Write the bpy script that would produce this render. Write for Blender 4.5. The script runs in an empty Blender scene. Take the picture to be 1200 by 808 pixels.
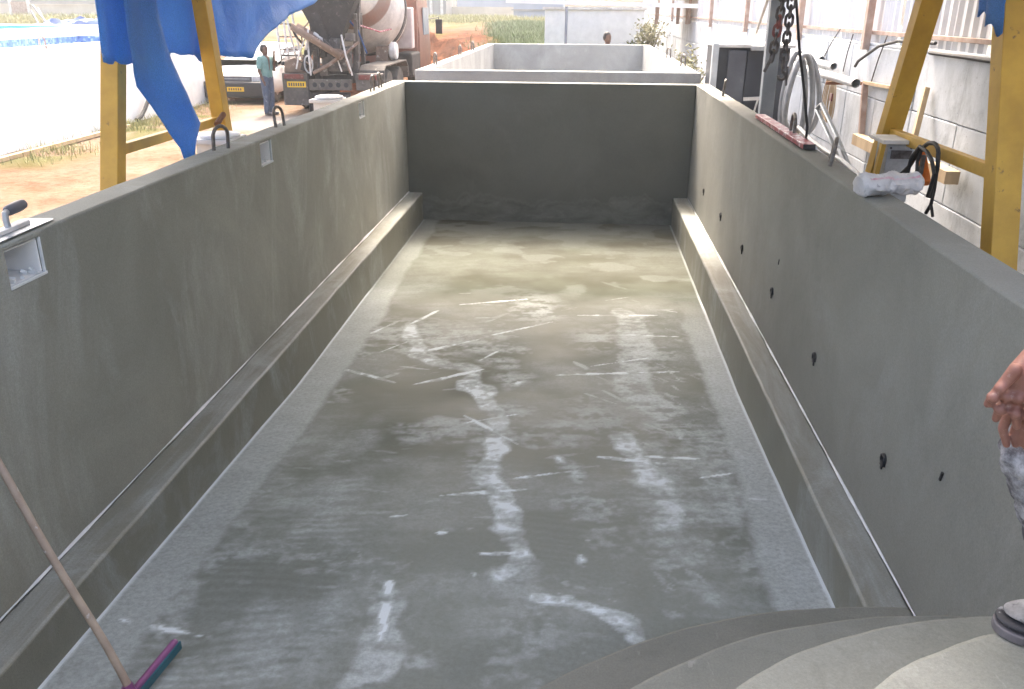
import bpy, bmesh, math, random
import numpy as np
from mathutils import Vector, Matrix, noise as mnoise
from math import radians, pi, sin, cos

# ---------------------------------------------------------------- camera, sky, sun, exposure
S = bpy.context.scene
COL = S.collection
CAM_Z = 2.4
FPX, YAW, PITCH, ROLL = 1000.0, 0.07609, 0.37561, 0.0063       # focal length in photo pixels (1200 wide)
def cam_axes():
    cy, sy, cp, sp = cos(YAW), sin(YAW), cos(PITCH), sin(PITCH)
    F = Vector((-sy*cp, cy*cp, -sp)); R = Vector((cy, sy, 0)); U = R.cross(F)
    return cos(ROLL)*R+sin(ROLL)*U, -sin(ROLL)*R+cos(ROLL)*U, F
CR, CU, CF = cam_axes()
cam = bpy.data.cameras.new('camera'); co = bpy.data.objects.new('camera', cam); COL.objects.link(co)
cam.sensor_width = 36; cam.lens = 36*FPX/1200; cam.clip_start = 0.05; cam.clip_end = 2000
m3 = Matrix((CR, CU, -CF)).transposed(); mw = m3.to_4x4(); mw.translation = (0, 0, CAM_Z); co.matrix_world = mw
S.camera = co
S.render.resolution_x = 1024; S.render.resolution_y = 689

AZ, EL = radians(-7), radians(54)             # sun: ahead, a little to the left
sunv = Vector((sin(AZ)*cos(EL), cos(AZ)*cos(EL), sin(EL)))
W = bpy.data.worlds.new('World'); S.world = W; W.use_nodes = True
wn = W.node_tree; sky = wn.nodes.new('ShaderNodeTexSky'); sky.sky_type = 'NISHITA'; sky.sun_disc = False
sky.sun_elevation = EL; sky.sun_rotation = AZ; sky.dust_density = 7.0; sky.air_density = 0.8; sky.ozone_density = 1.0
bg = wn.nodes['Background']; bg.inputs[1].default_value = 0.15
wn.links.new(sky.outputs[0], bg.inputs[0])
sl = bpy.data.lights.new('sun', 'SUN'); sl.energy = 1.0; sl.angle = radians(10); sl.color = (1, .985, .96)
so = bpy.data.objects.new('sun', sl); COL.objects.link(so); so.rotation_euler = sunv.to_track_quat('Z', 'Y').to_euler(); so.location = (0, 0, 30)
S.view_settings.view_transform = 'Standard'; S.view_settings.look = 'None'; S.view_settings.gamma = 1
S.view_settings.exposure = 2.75
S.view_settings.use_curve_mapping = False
S.view_settings.use_white_balance = True; S.view_settings.white_balance_temperature = 7250; S.view_settings.white_balance_tint = 10

rnd = random.Random(7)
def at(px, py, ax, v):
    """photo pixel -> point on the plane ax = v (x, y or z)"""
    d = CR*((px-600)/FPX) + CU*(-(py-404)/FPX) + CF
    i = 'xyz'.index(ax); c = Vector((0, 0, CAM_Z))
    return c + d*((v-c[i])/d[i])

# ---------------------------------------------------------------- helpers
def V(*a): return Vector(a)
class MB:
    def __init__(s): s.v = []; s.f = []
    def add(s, vs, fs):
        o = len(s.v); s.v += [tuple(v) for v in vs]; s.f += [tuple(i+o for i in f) for f in fs]; return s
    def box(s, lo, hi, m=None):
        (a, b, c), (d, e, f) = lo, hi
        vs = [Vector(p) for p in ((a,b,c),(d,b,c),(d,e,c),(a,e,c),(a,b,f),(d,b,f),(d,e,f),(a,e,f))]
        if m: vs = [m @ v for v in vs]
        return s.add(vs, [(0,3,2,1),(4,5,6,7),(0,1,5,4),(1,2,6,5),(2,3,7,6),(3,0,4,7)])
    def beam(s, p, q, w, h, up=(0,0,1)):
        """square bar from p to q, w across, h along up"""
        p, q = Vector(p), Vector(q); d = (q-p).normalized(); u = Vector(up)
        if abs(d.dot(u)) > .98: u = Vector((0,1,0))
        a = d.cross(u).normalized(); u = a.cross(d).normalized()
        vs = [c + a*sx*w/2 + u*sz*h/2 for c in (p, q) for sx, sz in ((-1,-1),(1,-1),(1,1),(-1,1))]
        return s.add(vs, [(3,2,1,0),(4,5,6,7),(0,1,5,4),(1,2,6,5),(2,3,7,6),(3,0,4,7)])
    def tube(s, pts, r, seg=10, cap=True, closed=False):
        pts = [Vector(p) for p in pts]; n = len(pts); rr = r if isinstance(r, (list, tuple)) else [r]*n
        vs = []; a = None
        for i, p in enumerate(pts):
            if closed: t = pts[(i+1) % n]-pts[i-1]
            else: t = pts[min(i+1, n-1)]-pts[max(i-1, 0)]
            t.normalize()
            if a is None:
                a = t.orthogonal().normalized()
            else:
                a = a - t*a.dot(t); a.normalize()
            b = t.cross(a)
            vs += [p + (a*cos(2*pi*k/seg)+b*sin(2*pi*k/seg))*rr[i] for k in range(seg)]
        fs = []
        for i in range(n if closed else n-1):
            j = (i+1) % n
            for k in range(seg):
                l = (k+1) % seg; fs.append((i*seg+k, i*seg+l, j*seg+l, j*seg+k))
        if cap and not closed:
            fs.append(tuple(range(seg-1, -1, -1))); fs.append(tuple((n-1)*seg+k for k in range(seg)))
        return s.add(vs, fs)
    def lathe(s, prof, m, seg=32, cap=True):
        """prof: (r, h) pairs revolved about local z, placed by matrix m"""
        vs = [m @ Vector((r*cos(2*pi*k/seg), r*sin(2*pi*k/seg), h)) for r, h in prof for k in range(seg)]
        fs = [(i*seg+k, i*seg+(k+1) % seg, (i+1)*seg+(k+1) % seg, (i+1)*seg+k) for i in range(len(prof)-1) for k in range(seg)]
        if cap: fs.append(tuple(range(seg-1, -1, -1))); fs.append(tuple((len(prof)-1)*seg+k for k in range(seg)))
        return s.add(vs, fs)
    def prism(s, poly, m, d):
        """poly (x,y) points extruded d along local z, placed by m"""
        n = len(poly); vs = [m @ Vector((x, y, z)) for z in (0, d) for x, y in poly]
        return s.add(vs, [tuple(range(n-1, -1, -1)), tuple(range(n, 2*n))]+[(k, (k+1) % n, n+(k+1) % n, n+k) for k in range(n)])
    def build(s, name, mat, parent=None, smooth=False, bevel=0, loc=None, seg=2):
        me = bpy.data.meshes.new(name); me.from_pydata(s.v, [], s.f); me.update()
        bm = bmesh.new(); bm.from_mesh(me); bmesh.ops.recalc_face_normals(bm, faces=bm.faces); bm.to_mesh(me); bm.free()
        o = bpy.data.objects.new(name, me); COL.objects.link(o)
        if mat: me.materials.append(M[mat] if isinstance(mat, str) else mat)
        if smooth:
            me.polygons.foreach_set('use_smooth', [True]*len(me.polygons))
            me.set_sharp_from_angle(angle=radians(40))
        if bevel:
            b = o.modifiers.new('bevel', 'BEVEL'); b.width = bevel; b.segments = seg; b.limit_method = 'ANGLE'; b.angle_limit = radians(35)
        if parent: o.parent = parent
        if loc: o.location = loc
        return o
def tag(o, label=None, cat=None, group=None, kind=None):
    if label: o['label'] = label
    if cat: o['category'] = cat
    if group: o['group'] = group
    if kind: o['kind'] = kind
    return o
def thing(name, label, cat, loc=(0,0,0), rz=0, group=None):
    o = bpy.data.objects.new(name, None); COL.objects.link(o); o.location = loc; o.rotation_euler = (0,0,rz)
    o.empty_display_size = .1
    return tag(o, label, cat, group)
def link(o, mesh_of, name, parent, loc, rot=None):
    c = bpy.data.objects.new(name, mesh_of.data); COL.objects.link(c); c.parent = parent; c.location = loc
    if rot: c.rotation_euler = rot
    return c
def copy_tree(o, parent=None):
    c = o.copy(); COL.objects.link(c); c.parent = parent
    for ch in o.children: copy_tree(ch, c)
    return c
def fb(x, y, sc=1.0, oct=4, seed=0):
    return mnoise.fractal(Vector((x*sc+seed*17.3, y*sc-seed*9.1, seed*3.7)), 0.6, 2.0, oct)
# numpy value-noise fBm for big grids
def vnoise(x, y, seed):
    xi = np.floor(x).astype(np.int64); yi = np.floor(y).astype(np.int64); xf = x-xi; yf = y-yi
    def h(a, b):
        n = (a*374761393 + b*668265263 + seed*982451653) & 0xffffffff
        n = ((n ^ (n >> 13))*1274126177) & 0xffffffff
        return ((n ^ (n >> 16)) & 0xffff)/65535.0
    u = xf*xf*(3-2*xf); v = yf*yf*(3-2*yf)
    return (h(xi,yi)*(1-u)+h(xi+1,yi)*u)*(1-v)+(h(xi,yi+1)*(1-u)+h(xi+1,yi+1)*u)*v
def vfbm(x, y, seed, oct=5):
    t = np.zeros_like(x); a = .5
    for o in range(oct):
        t += a*vnoise(x*2**o+13.1*o, y*2**o-7.7*o, seed+o); a *= .5
    return t/(1-.5**oct)
def sstep(a, b, x):
    t = np.clip((x-a)/(b-a), 0, 1); return t*t*(3-2*t)

# ---------------------------------------------------------------- materials (all procedural)
M = {}
def nodes(name):
    m = bpy.data.materials.new(name); m.use_nodes = True; n = m.node_tree
    return m, n, n.nodes['Principled BSDF']
def ramp(n, src, stops):
    r = n.nodes.new('ShaderNodeValToRGB'); e = r.color_ramp.elements
    while len(e) > 1: e.remove(e[-1])
    for i, (p, c) in enumerate(stops):
        el = e[0] if i == 0 else e.new(p)
        el.position = p; el.color = (*c, 1) if len(c) == 3 else c
    n.links.new(src, r.inputs[0]); return r.outputs[0]
def noise(n, coord, scale, detail=6, rough=.6, dist=0, stretch=None):
    t = n.nodes.new('ShaderNodeTexNoise'); t.inputs['Scale'].default_value = scale; t.inputs['Detail'].default_value = detail
    t.inputs['Roughness'].default_value = rough; t.inputs['Distortion'].default_value = dist
    if stretch:
        mp = n.nodes.new('ShaderNodeMapping'); mp.inputs['Scale'].default_value = stretch; n.links.new(coord, mp.inputs[0]); coord = mp.outputs[0]
    n.links.new(coord, t.inputs['Vector']); return t.outputs[0]
def mixc(n, f, a, b, mode='MIX'):
    x = n.nodes.new('ShaderNodeMix'); x.data_type = 'RGBA'; x.blend_type = mode
    if isinstance(f, (int, float)): x.inputs[0].default_value = f
    else: n.links.new(f, x.inputs[0])
    for i, c in ((6, a), (7, b)):
        if isinstance(c, tuple): x.inputs[i].default_value = (*c, 1)
        else: n.links.new(c, x.inputs[i])
    return x.outputs[2]
def math_(n, op, a, b=None, clamp=False):
    x = n.nodes.new('ShaderNodeMath'); x.operation = op; x.use_clamp = clamp
    for i, c in ((0, a), (1, b)):
        if c is None: continue
        if isinstance(c, (int, float)): x.inputs[i].default_value = c
        else: n.links.new(c, x.inputs[i])
    return x.outputs[0]
def bumpn(n, bsdf, h, strength, dist=.01, prev=None):
    b = n.nodes.new('ShaderNodeBump'); b.inputs['Strength'].default_value = strength; b.inputs['Distance'].default_value = dist
    n.links.new(h, b.inputs['Height'])
    if prev: n.links.new(prev, b.inputs['Normal'])
    n.links.new(b.outputs[0], bsdf.inputs['Normal']); return b.outputs[0]
def pmat(name, c1, c2=None, rough=.7, scale=4, bump=.15, bscale=60, bdist=.004, metal=0, lo=.35, hi=.65, c3=None, scale3=18, lo3=.58, hi3=.68, stretch=None, spec=None, coord='Object', alpha=None):
    m, n, b = nodes(name); tc = n.nodes.new('ShaderNodeTexCoord').outputs[coord]
    c2 = c2 or tuple(x*.75 for x in c1)
    col = ramp(n, noise(n, tc, scale, stretch=stretch), [(lo, c2), (hi, c1)])
    if c3: col = mixc(n, ramp(n, noise(n, tc, scale3, 8, .7), [(lo3, (0,0,0)), (hi3, (1,1,1))]), col, c3)
    n.links.new(col, b.inputs['Base Color'])
    b.inputs['Roughness'].default_value = rough; b.inputs['Metallic'].default_value = metal
    if spec is not None: b.inputs['Specular IOR Level'].default_value = spec
    if bump: bumpn(n, b, noise(n, tc, bscale, 5), bump, bdist)
    M[name] = m; return m

# fresh cement render on the pool walls
def cement(name, base, dark, pale, pale_lo, pale_hi, rough=.8, wet_base=False, vstretch=(.9, .9, .45), pits=False, stains=False):
    m, n, b = nodes(name); g = n.nodes.new('ShaderNodeNewGeometry').outputs['Position']
    col = ramp(n, noise(n, g, 1.1, 7, .6, .6), [(.33, dark), (.66, base)])
    p = ramp(n, noise(n, g, 1.7, 9, .68, .9, vstretch), [(pale_lo, (0,0,0)), (pale_hi, (1,1,1))])
    fine = ramp(n, noise(n, g, 55, 4, .7), [(.3, (.35,.35,.35)), (.7, (1,1,1))])
    pf = math_(n, 'MULTIPLY', p, fine)
    col = mixc(n, math_(n, 'MULTIPLY', pf, .75), col, pale)
    if stains:                                     # trowel swirls, scuffs and small chips
        st = ramp(n, noise(n, g, 7, 9, .75, 1.5), [(.50, (0,0,0)), (.66, (1,1,1))])
        col = mixc(n, math_(n, 'MULTIPLY', st, .35), col, tuple(x*.75 for x in dark))
        sc_ = ramp(n, noise(n, g, 26, 4, .6, 0, (1, .35, 1)), [(.66, (0,0,0)), (.71, (1,1,1))])
        col = mixc(n, math_(n, 'MULTIPLY', sc_, .5), col, pale)
    if pits:                                       # blowholes and dark water stains on old cast panels
        st = ramp(n, noise(n, g, 3.2, 9, .72, .4, (1, 1, .5)), [(.52, (0,0,0)), (.70, (1,1,1))])
        col = mixc(n, math_(n, 'MULTIPLY', st, .6), col, tuple(x*.5 for x in dark))
        pt = ramp(n, noise(n, g, 34, 3, .6), [(.66, (0,0,0)), (.70, (1,1,1))])
        col = mixc(n, math_(n, 'MULTIPLY', pt, .6), col, tuple(x*.4 for x in dark))
    if wet_base:                                   # damp, scalloped lower band where the render met the fresh floor
        sep = n.nodes.new('ShaderNodeSeparateXYZ'); n.links.new(g, sep.inputs[0])
        wob = math_(n, 'MULTIPLY', noise(n, g, 2.1, 4, .6, 0, (1.6, 1, .2)), .5)
        d = math_(n, 'SUBTRACT', math_(n, 'ADD', sep.outputs[2], wob), .55)
        f = math_(n, 'MULTIPLY', d, -14, True)
        blot = ramp(n, noise(n, g, 4.5, 7, .65, .5, (.7, 1, 1.6)), [(.34, tuple(x*.88 for x in dark)), (.62, pale)])
        col = mixc(n, math_(n, 'MULTIPLY', f, .75), col, blot)
        rim = math_(n, 'SUBTRACT', 1, math_(n, 'MULTIPLY', math_(n, 'ABSOLUTE', math_(n, 'ADD', d, .02)), 38), True)
        col = mixc(n, math_(n, 'MULTIPLY', rim, .35), col, pale)
    if name == 'cement_bench':                     # laitance wiped along the flat tops
        nz = n.nodes.new('ShaderNodeSeparateXYZ'); n.links.new(n.nodes.new('ShaderNodeNewGeometry').outputs['Normal'], nz.inputs[0])
        top = math_(n, 'GREATER_THAN', nz.outputs[2], .6)
        sm = ramp(n, noise(n, g, 2.2, 8, .65, .5, (4, .55, 1)), [(.40, (.15,.15,.15)), (.62, (1,1,1))])
        col = mixc(n, math_(n, 'MULTIPLY', math_(n, 'MULTIPLY', top, sm), .55), col, (.38,.41,.41))
    gr = ramp(n, noise(n, g, 150, 5, .85), [(.33, (.74,.74,.74)), (.67, (1.22,1.22,1.22))])
    col = mixc(n, .7, col, gr, 'MULTIPLY')
    n.links.new(col, b.inputs['Base Color'])
    b.inputs['Roughness'].default_value = rough
    nb = bumpn(n, b, noise(n, g, 190, 4, .75), .35, .003)
    nb2 = n.nodes.new('ShaderNodeBump'); nb2.inputs['Strength'].default_value = .3; nb2.inputs['Distance'].default_value = .02
    n.links.new(noise(n, g, 5, 5, .6), nb2.inputs['Height']); n.links.new(nb, nb2.inputs['Normal']); n.links.new(nb2.outputs[0], b.inputs['Normal'])
    M[name] = m
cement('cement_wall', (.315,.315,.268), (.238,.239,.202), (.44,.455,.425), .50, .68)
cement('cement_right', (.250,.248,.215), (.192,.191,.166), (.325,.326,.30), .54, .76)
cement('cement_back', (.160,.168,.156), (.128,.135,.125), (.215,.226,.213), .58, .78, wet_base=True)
cement('cement_bench', (.215,.213,.174), (.175,.173,.14), (.40,.43,.43), .50, .68, .55)
for k_, q_ in enumerate((.54, .65, .80, .93)):           # tone gets darker step by step towards the lowest
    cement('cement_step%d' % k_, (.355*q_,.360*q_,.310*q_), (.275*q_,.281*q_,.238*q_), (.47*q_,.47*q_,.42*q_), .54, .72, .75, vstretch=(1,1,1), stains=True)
cement('pale_concrete', (.36,.36,.345), (.27,.27,.258), (.46,.46,.445), .48, .66, .85)
cement('raw_concrete', (.50,.535,.57), (.37,.395,.42), (.60,.64,.68), .48, .66, .85, pits=True)
pmat('laitance', (.74,.76,.76), (.58,.60,.60), .55, 9, .3, 90)
# pool floor: damp trowelled cement, pale laitance from the painted mask attribute
def floor_mat():
    m, n, b = nodes('pool_floor'); g = n.nodes.new('ShaderNodeNewGeometry').outputs['Position']
    a = n.nodes.new('ShaderNodeAttribute'); a.attribute_name = 'laitance'; f = a.outputs['Fac']
    a2 = n.nodes.new('ShaderNodeAttribute'); a2.attribute_name = 'sun_dim_mottle'; fw = a2.outputs['Fac']
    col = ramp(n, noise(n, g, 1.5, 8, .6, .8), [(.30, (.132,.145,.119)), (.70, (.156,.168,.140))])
    col = mixc(n, fw, col, (.092,.093,.075))  # darker colour, mainly offsetting the sun on the far end
    fine = ramp(n, noise(n, g, 45, 6, .75), [(.3, (.45,.45,.45)), (.7, (1,1,1))])
    f2 = math_(n, 'MULTIPLY', f, math_(n, 'MAXIMUM', fine, math_(n, 'MULTIPLY', math_(n, 'SUBTRACT', f, .75, True), 4.)), True)
    col = mixc(n, f2, col, (.64,.70,.72))
    gr = ramp(n, noise(n, g, 260, 3, .8), [(.35, (.88,.88,.88)), (.65, (1.08,1.08,1.08))])
    col = mixc(n, .7, col, gr, 'MULTIPLY')
    n.links.new(col, b.inputs['Base Color'])
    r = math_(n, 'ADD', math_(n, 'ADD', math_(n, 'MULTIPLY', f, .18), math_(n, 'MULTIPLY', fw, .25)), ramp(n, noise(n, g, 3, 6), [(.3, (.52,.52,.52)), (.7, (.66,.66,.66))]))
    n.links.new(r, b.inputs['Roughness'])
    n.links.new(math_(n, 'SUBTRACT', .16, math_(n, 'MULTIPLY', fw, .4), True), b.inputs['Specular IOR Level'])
    nb = bumpn(n, b, noise(n, g, 120, 4, .7), .15, .003)
    nb2 = n.nodes.new('ShaderNodeBump'); nb2.inputs['Strength'].default_value = .15; nb2.inputs['Distance'].default_value = .004
    n.links.new(f, nb2.inputs['Height']); n.links.new(nb, nb2.inputs['Normal']); n.links.new(nb2.outputs[0], b.inputs['Normal'])
    M['pool_floor'] = m
floor_mat()
# sandy ground with orange soil (attribute) and dirt
def ground_mat():
    m, n, b = nodes('ground'); g = n.nodes.new('ShaderNodeNewGeometry').outputs['Position']
    a = n.nodes.new('ShaderNodeAttribute'); a.attribute_name = 'orange'
    a2 = n.nodes.new('ShaderNodeAttribute'); a2.attribute_name = 'green'
    a3 = n.nodes.new('ShaderNodeAttribute'); a3.attribute_name = 'grey'
    col = ramp(n, noise(n, g, .9, 8, .65), [(.3, (.145,.095,.066)), (.5, (.195,.148,.110)), (.72, (.235,.195,.155))])
    dark = ramp(n, noise(n, g, 7, 9, .75), [(.3, (.55,.42,.33)), (.55, (1,1,1))])
    col = mixc(n, .8, col, dark, 'MULTIPLY')
    org = ramp(n, noise(n, g, 1.3, 9, .7), [(.38, (.050,.018,.011)), (.60, (.150,.064,.036))])
    col = mixc(n, a.outputs['Fac'], col, org)
    col = mixc(n, a3.outputs['Fac'], col, (.20,.195,.188))
    col = mixc(n, math_(n, 'MULTIPLY', a2.outputs['Fac'], .8), col, (.060,.085,.022))
    n.links.new(col, b.inputs['Base Color']); b.inputs['Roughness'].default_value = 1; b.inputs['Specular IOR Level'].default_value = 0
    bumpn(n, b, noise(n, g, 11, 8, .75), .6, .06)
    M['ground'] = m
ground_mat()
pmat('yellow_paint', (.64,.385,.06), (.50,.29,.045), .5, 5, .12, 40, c3=(.16,.09,.045), scale3=9, lo3=.64, hi3=.69)
pmat('steel_hoop', (.22,.21,.20), (.12,.10,.085), .45, 30, .2, 120, metal=.7)
pmat('galv', (.50,.52,.54), (.34,.36,.38), .4, 14, .08, 90, metal=.6)
pmat('grey_steel', (.30,.34,.39), (.20,.23,.27), .5, 4, .1, 60, c3=(.25,.17,.11), scale3=8, lo3=.66, hi3=.72)
pmat('chain_steel', (.17,.16,.16), (.075,.065,.06), .5, 25, .25, 150, metal=.6)
pmat('chain_red', (.32,.09,.08), (.12,.06,.055), .6, 25, .25, 150)
pmat('white_plastic', (.90,.89,.87), (.82,.81,.79), .35, 6, .04, 60, c3=(.45,.45,.44), scale3=26, lo3=.66, hi3=.74)
pmat('white_paint', (.82,.83,.83), (.72,.73,.73), .55, 3, .05, 40)
pmat('white_dirty', (.74,.72,.69), (.52,.49,.46), .6, 5, .1, 40)
pmat('pvc', (.62,.64,.65), (.50,.52,.53), .4, 6, .05, 60)
pmat('grey_hose', (.27,.28,.29), (.19,.20,.21), .45, 8, .15, 90)
pmat('black_rubber', (.03,.03,.032), (.016,.016,.017), .6, 12, .1, 90)
pmat('dark_panel', (.055,.062,.075), (.035,.04,.05), .45, 3, .06, 50, c3=(.13,.135,.15), scale3=4, lo3=.6, hi3=.75)
pmat('mid_panel', (.12,.13,.15), (.085,.09,.105), .5, 3, .06, 50, c3=(.2,.2,.21), scale3=6, lo3=.6, hi3=.75)
pmat('wood', (.50,.38,.24), (.36,.26,.16), .75, 5, .3, 40, stretch=(1,1,.12))
pmat('wood_pole', (.46,.37,.29), (.33,.255,.20), .7, 10, .25, 60, c3=(.62,.58,.54), scale3=30, lo3=.60, hi3=.66)
pmat('purple_plastic', (.27,.09,.22), (.18,.055,.15), .4, 8, .1, 60, c3=(.55,.50,.55), scale3=22, lo3=.64, hi3=.70)
pmat('teal_plastic', (.02,.13,.17), (.015,.08,.11), .4, 8, .1, 60)
pmat('red_paint', (.42,.07,.09), (.28,.05,.065), .4, 14, .1, 60, c3=(.72,.62,.62), scale3=16, lo3=.53, hi3=.60)
pmat('orange_plastic', (.75,.20,.03), (.6,.14,.02), .4, 6, .05, 60)
pmat('rust', (.26,.115,.06), (.13,.065,.04), .85, 9, .4, 60)
pmat('rust_pale', (.46,.36,.31), (.33,.22,.17), .85, 6, .3, 50)
pmat('sack', (.60,.58,.57), (.47,.45,.445), .5, 9, .5, 30, .02, c3=(.25,.24,.235), scale3=34, lo3=.60, hi3=.68)
pmat('sack_print', (.52,.25,.29), (.60,.50,.51), .5, 20, .3, 30)
pmat('corrugated', (.74,.75,.76), (.62,.63,.65), .45, 2, .05, 30, metal=.25, c3=(.40,.30,.24), scale3=5, lo3=.66, hi3=.74, coord='Object')
pmat('glass_dark', (.36,.41,.45), (.28,.33,.37), .25, 3, 0)
pmat('rubber_tyre', (.035,.034,.033), (.09,.082,.072), .85, 6, .3, 50)
pmat('bumper', (.025,.026,.03), (.016,.017,.02), .5, 6, .1, 60)
pmat('lamp_clear', (.70,.71,.72), (.5,.5,.52), .12, 20, .05, 60)
pmat('red_lamp', (.18,.035,.03), (.12,.03,.025), .3, 15, .1, 60, c3=(.3,.25,.22), scale3=18)
pmat('plate_yellow', (.80,.50,.03), (.7,.42,.02), .45, 6, .02, 60)
pmat('plate_ink', (.03,.03,.03), (.05,.05,.05), .5, 6, 0)
pmat('truck_dust', (.135,.118,.102), (.07,.06,.053), .8, 4, .35, 30, c3=(.27,.245,.22), scale3=7, lo3=.58, hi3=.68)
pmat('truck_dark', (.045,.041,.038), (.025,.023,.021), .8, 5, .3, 40, c3=(.13,.115,.10), scale3=9, lo3=.58, hi3=.7)
pmat('truck_brown', (.25,.165,.12), (.155,.11,.085), .8, 4, .3, 30, c3=(.45,.41,.37), scale3=8)
pmat('cab_orange', (.26,.11,.075), (.19,.085,.06), .45, 3, .1, 40, c3=(.45,.36,.30), scale3=6, lo3=.60, hi3=.72)
pmat('tank_pink', (.62,.56,.53), (.50,.42,.40), .6, 3, .1, 40)
pmat('cyan_paint', (.10,.42,.62), (.08,.34,.55), .4, 3, .03, 40)
pmat('blue_dark', (.03,.10,.28), (.02,.07,.20), .45, 3, .1, 20)
pmat('skin', (.27,.125,.095), (.19,.08,.058), .55, 22, .35, 120, .002, c3=(.36,.24,.20), scale3=60, lo3=.60, hi3=.72)
pmat('skin_dark', (.14,.075,.05), (.10,.05,.035), .5, 12, .1, 80)
pmat('hair', (.02,.017,.015), (.012,.01,.01), .6, 30, .4, 150)
pmat('shirt_teal', (.17,.31,.29), (.12,.24,.22), .85, 9, .3, 30)
pmat('shirt_grey', (.32,.33,.36), (.24,.25,.28), .9, 9, .3, 30)
pmat('jeans', (.075,.105,.16), (.05,.07,.11), .9, 12, .3, 60, c3=(.20,.23,.28), scale3=9)
pmat('work_trousers', (.085,.08,.088), (.05,.048,.055), .92, 14, .5, 70, c3=(.34,.34,.36), scale3=16, lo3=.46, hi3=.64)
pmat('shoe', (.055,.055,.06), (.035,.035,.04), .6, 14, .3, 90, c3=(.42,.42,.43), scale3=20, lo3=.54, hi3=.66)
pmat('shoe_dusty', (.40,.39,.38), (.22,.215,.21), .85, 22, .5, 90, c3=(.08,.08,.085), scale3=30, lo3=.54, hi3=.66)
pmat('shoe_sole', (.23,.21,.215), (.13,.12,.125), .7, 14, .2, 90)
pmat('bark', (.16,.12,.09), (.09,.07,.055), .9, 10, .5, 40)
pmat('leaf', (.17,.20,.07), (.06,.10,.03), .6, 30, 0)
pmat('leaf_dry', (.34,.33,.20), (.24,.23,.14), .7, 30, 0)
pmat('grass', (.10,.16,.04), (.06,.10,.025), .7, 3, 0)
pmat('grass_dry', (.34,.32,.14), (.20,.21,.08), .75, 3, 0)
pmat('old_wall', (.62,.57,.50), (.48,.43,.37), .9, .5, .2, 6, c3=(.35,.30,.26), scale3=1.3, lo3=.6, hi3=.72)
pmat('slate_wall', (.40,.44,.52), (.31,.35,.42), .8, .4, .1, 6)
pmat('grey_block', (.34,.335,.33), (.25,.245,.24), .9, .7, .2, 8)
def tarp_mat():
    m, n, b = nodes('tarp_blue'); tc = n.nodes.new('ShaderNodeTexCoord').outputs['Object']
    col = ramp(n, noise(n, tc, 1.8, 6, .6), [(.3, (.09,.30,.70)), (.7, (.16,.42,.80))])
    w = noise(n, tc, 160, 2, .5)
    col = mixc(n, .35, col, ramp(n, w, [(.35, (.6,.6,.6)), (.65, (1.25,1.25,1.25))]), 'MULTIPLY')
    sp = ramp(n, noise(n, tc, 9, 3, .5), [(.74, (0,0,0)), (.77, (1,1,1))])
    col = mixc(n, math_(n, 'MULTIPLY', sp, .7), col, (.6,.68,.8))
    b.inputs['Roughness'].default_value = .42; n.links.new(col, b.inputs['Base Color'])
    bumpn(n, b, noise(n, tc, 6, 8, .7, 1.2), .6, .05)
    t = n.nodes.new('ShaderNodeBsdfTranslucent'); n.links.new(col, t.inputs[0])
    mx = n.nodes.new('ShaderNodeMixShader'); mx.inputs[0].default_value = .5
    n.links.new(b.outputs[0], mx.inputs[1]); n.links.new(t.outputs[0], mx.inputs[2]); n.links.new(mx.outputs[0], n.nodes['Material Output'].inputs[0])
    M['tarp_blue'] = m
tarp_mat()
def sheet_mat():
    m, n, b = nodes('pale_sheet'); tc = n.nodes.new('ShaderNodeTexCoord').outputs['Object']
    col = ramp(n, noise(n, tc, 1.5, 6, .6), [(.3, (.42,.44,.45)), (.7, (.50,.52,.53))]); n.links.new(col, b.inputs['Base Color']); b.inputs['Roughness'].default_value = .5
    t = n.nodes.new('ShaderNodeBsdfTranslucent'); n.links.new(col, t.inputs[0])
    mx = n.nodes.new('ShaderNodeMixShader'); mx.inputs[0].default_value = .5
    n.links.new(b.outputs[0], mx.inputs[1]); n.links.new(t.outputs[0], mx.inputs[2]); n.links.new(mx.outputs[0], n.nodes['Material Output'].inputs[0])
    M['pale_sheet'] = m
sheet_mat()
def drum_mat():                                   # mixer drum: dusty white with two spiral bands of old red-brown and orange paint
    m, n, b = nodes('drum'); tc = n.nodes.new('ShaderNodeTexCoord').outputs['Object']
    sep = n.nodes.new('ShaderNodeSeparateXYZ'); n.links.new(tc, sep.inputs[0])
    at2 = math_(n, 'ARCTAN2', sep.outputs[1], sep.outputs[0])
    ph = math_(n, 'FRACT', math_(n, 'ADD', math_(n, 'MULTIPLY', sep.outputs[2], .42), math_(n, 'MULTIPLY', at2, .159)))
    col = ramp(n, ph, [(0, (.60,.56,.51)), (.38, (.60,.56,.51)), (.40, (.25,.13,.09)), (.60, (.24,.135,.10)), (.62, (.58,.54,.50)), (1, (.62,.59,.55))])
    du = ramp(n, noise(n, tc, 2.4, 8, .7), [(.4, (0,0,0)), (.72, (1,1,1))])
    col = mixc(n, math_(n, 'MULTIPLY', du, .7), col, (.22,.195,.175))
    n.links.new(col, b.inputs['Base Color']); b.inputs['Roughness'].default_value = .65
    bumpn(n, b, noise(n, tc, 14, 6, .7), .3, .03); M['drum'] = m
drum_mat()
def mosaic_mat():
    m, n, b = nodes('mosaic'); tc = n.nodes.new('ShaderNodeTexCoord').outputs['Object']
    v = n.nodes.new('ShaderNodeTexVoronoi'); v.inputs['Scale'].default_value = 14; v.inputs['Randomness'].default_value = .25; n.links.new(tc, v.inputs['Vector'])
    col = ramp(n, v.outputs['Color'], [(.1, (.06,.13,.34)), (.5, (.13,.24,.50)), (.9, (.30,.42,.62))])
    n.links.new(col, b.inputs['Base Color']); b.inputs['Roughness'].default_value = .3; M['mosaic'] = m
mosaic_mat()

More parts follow.
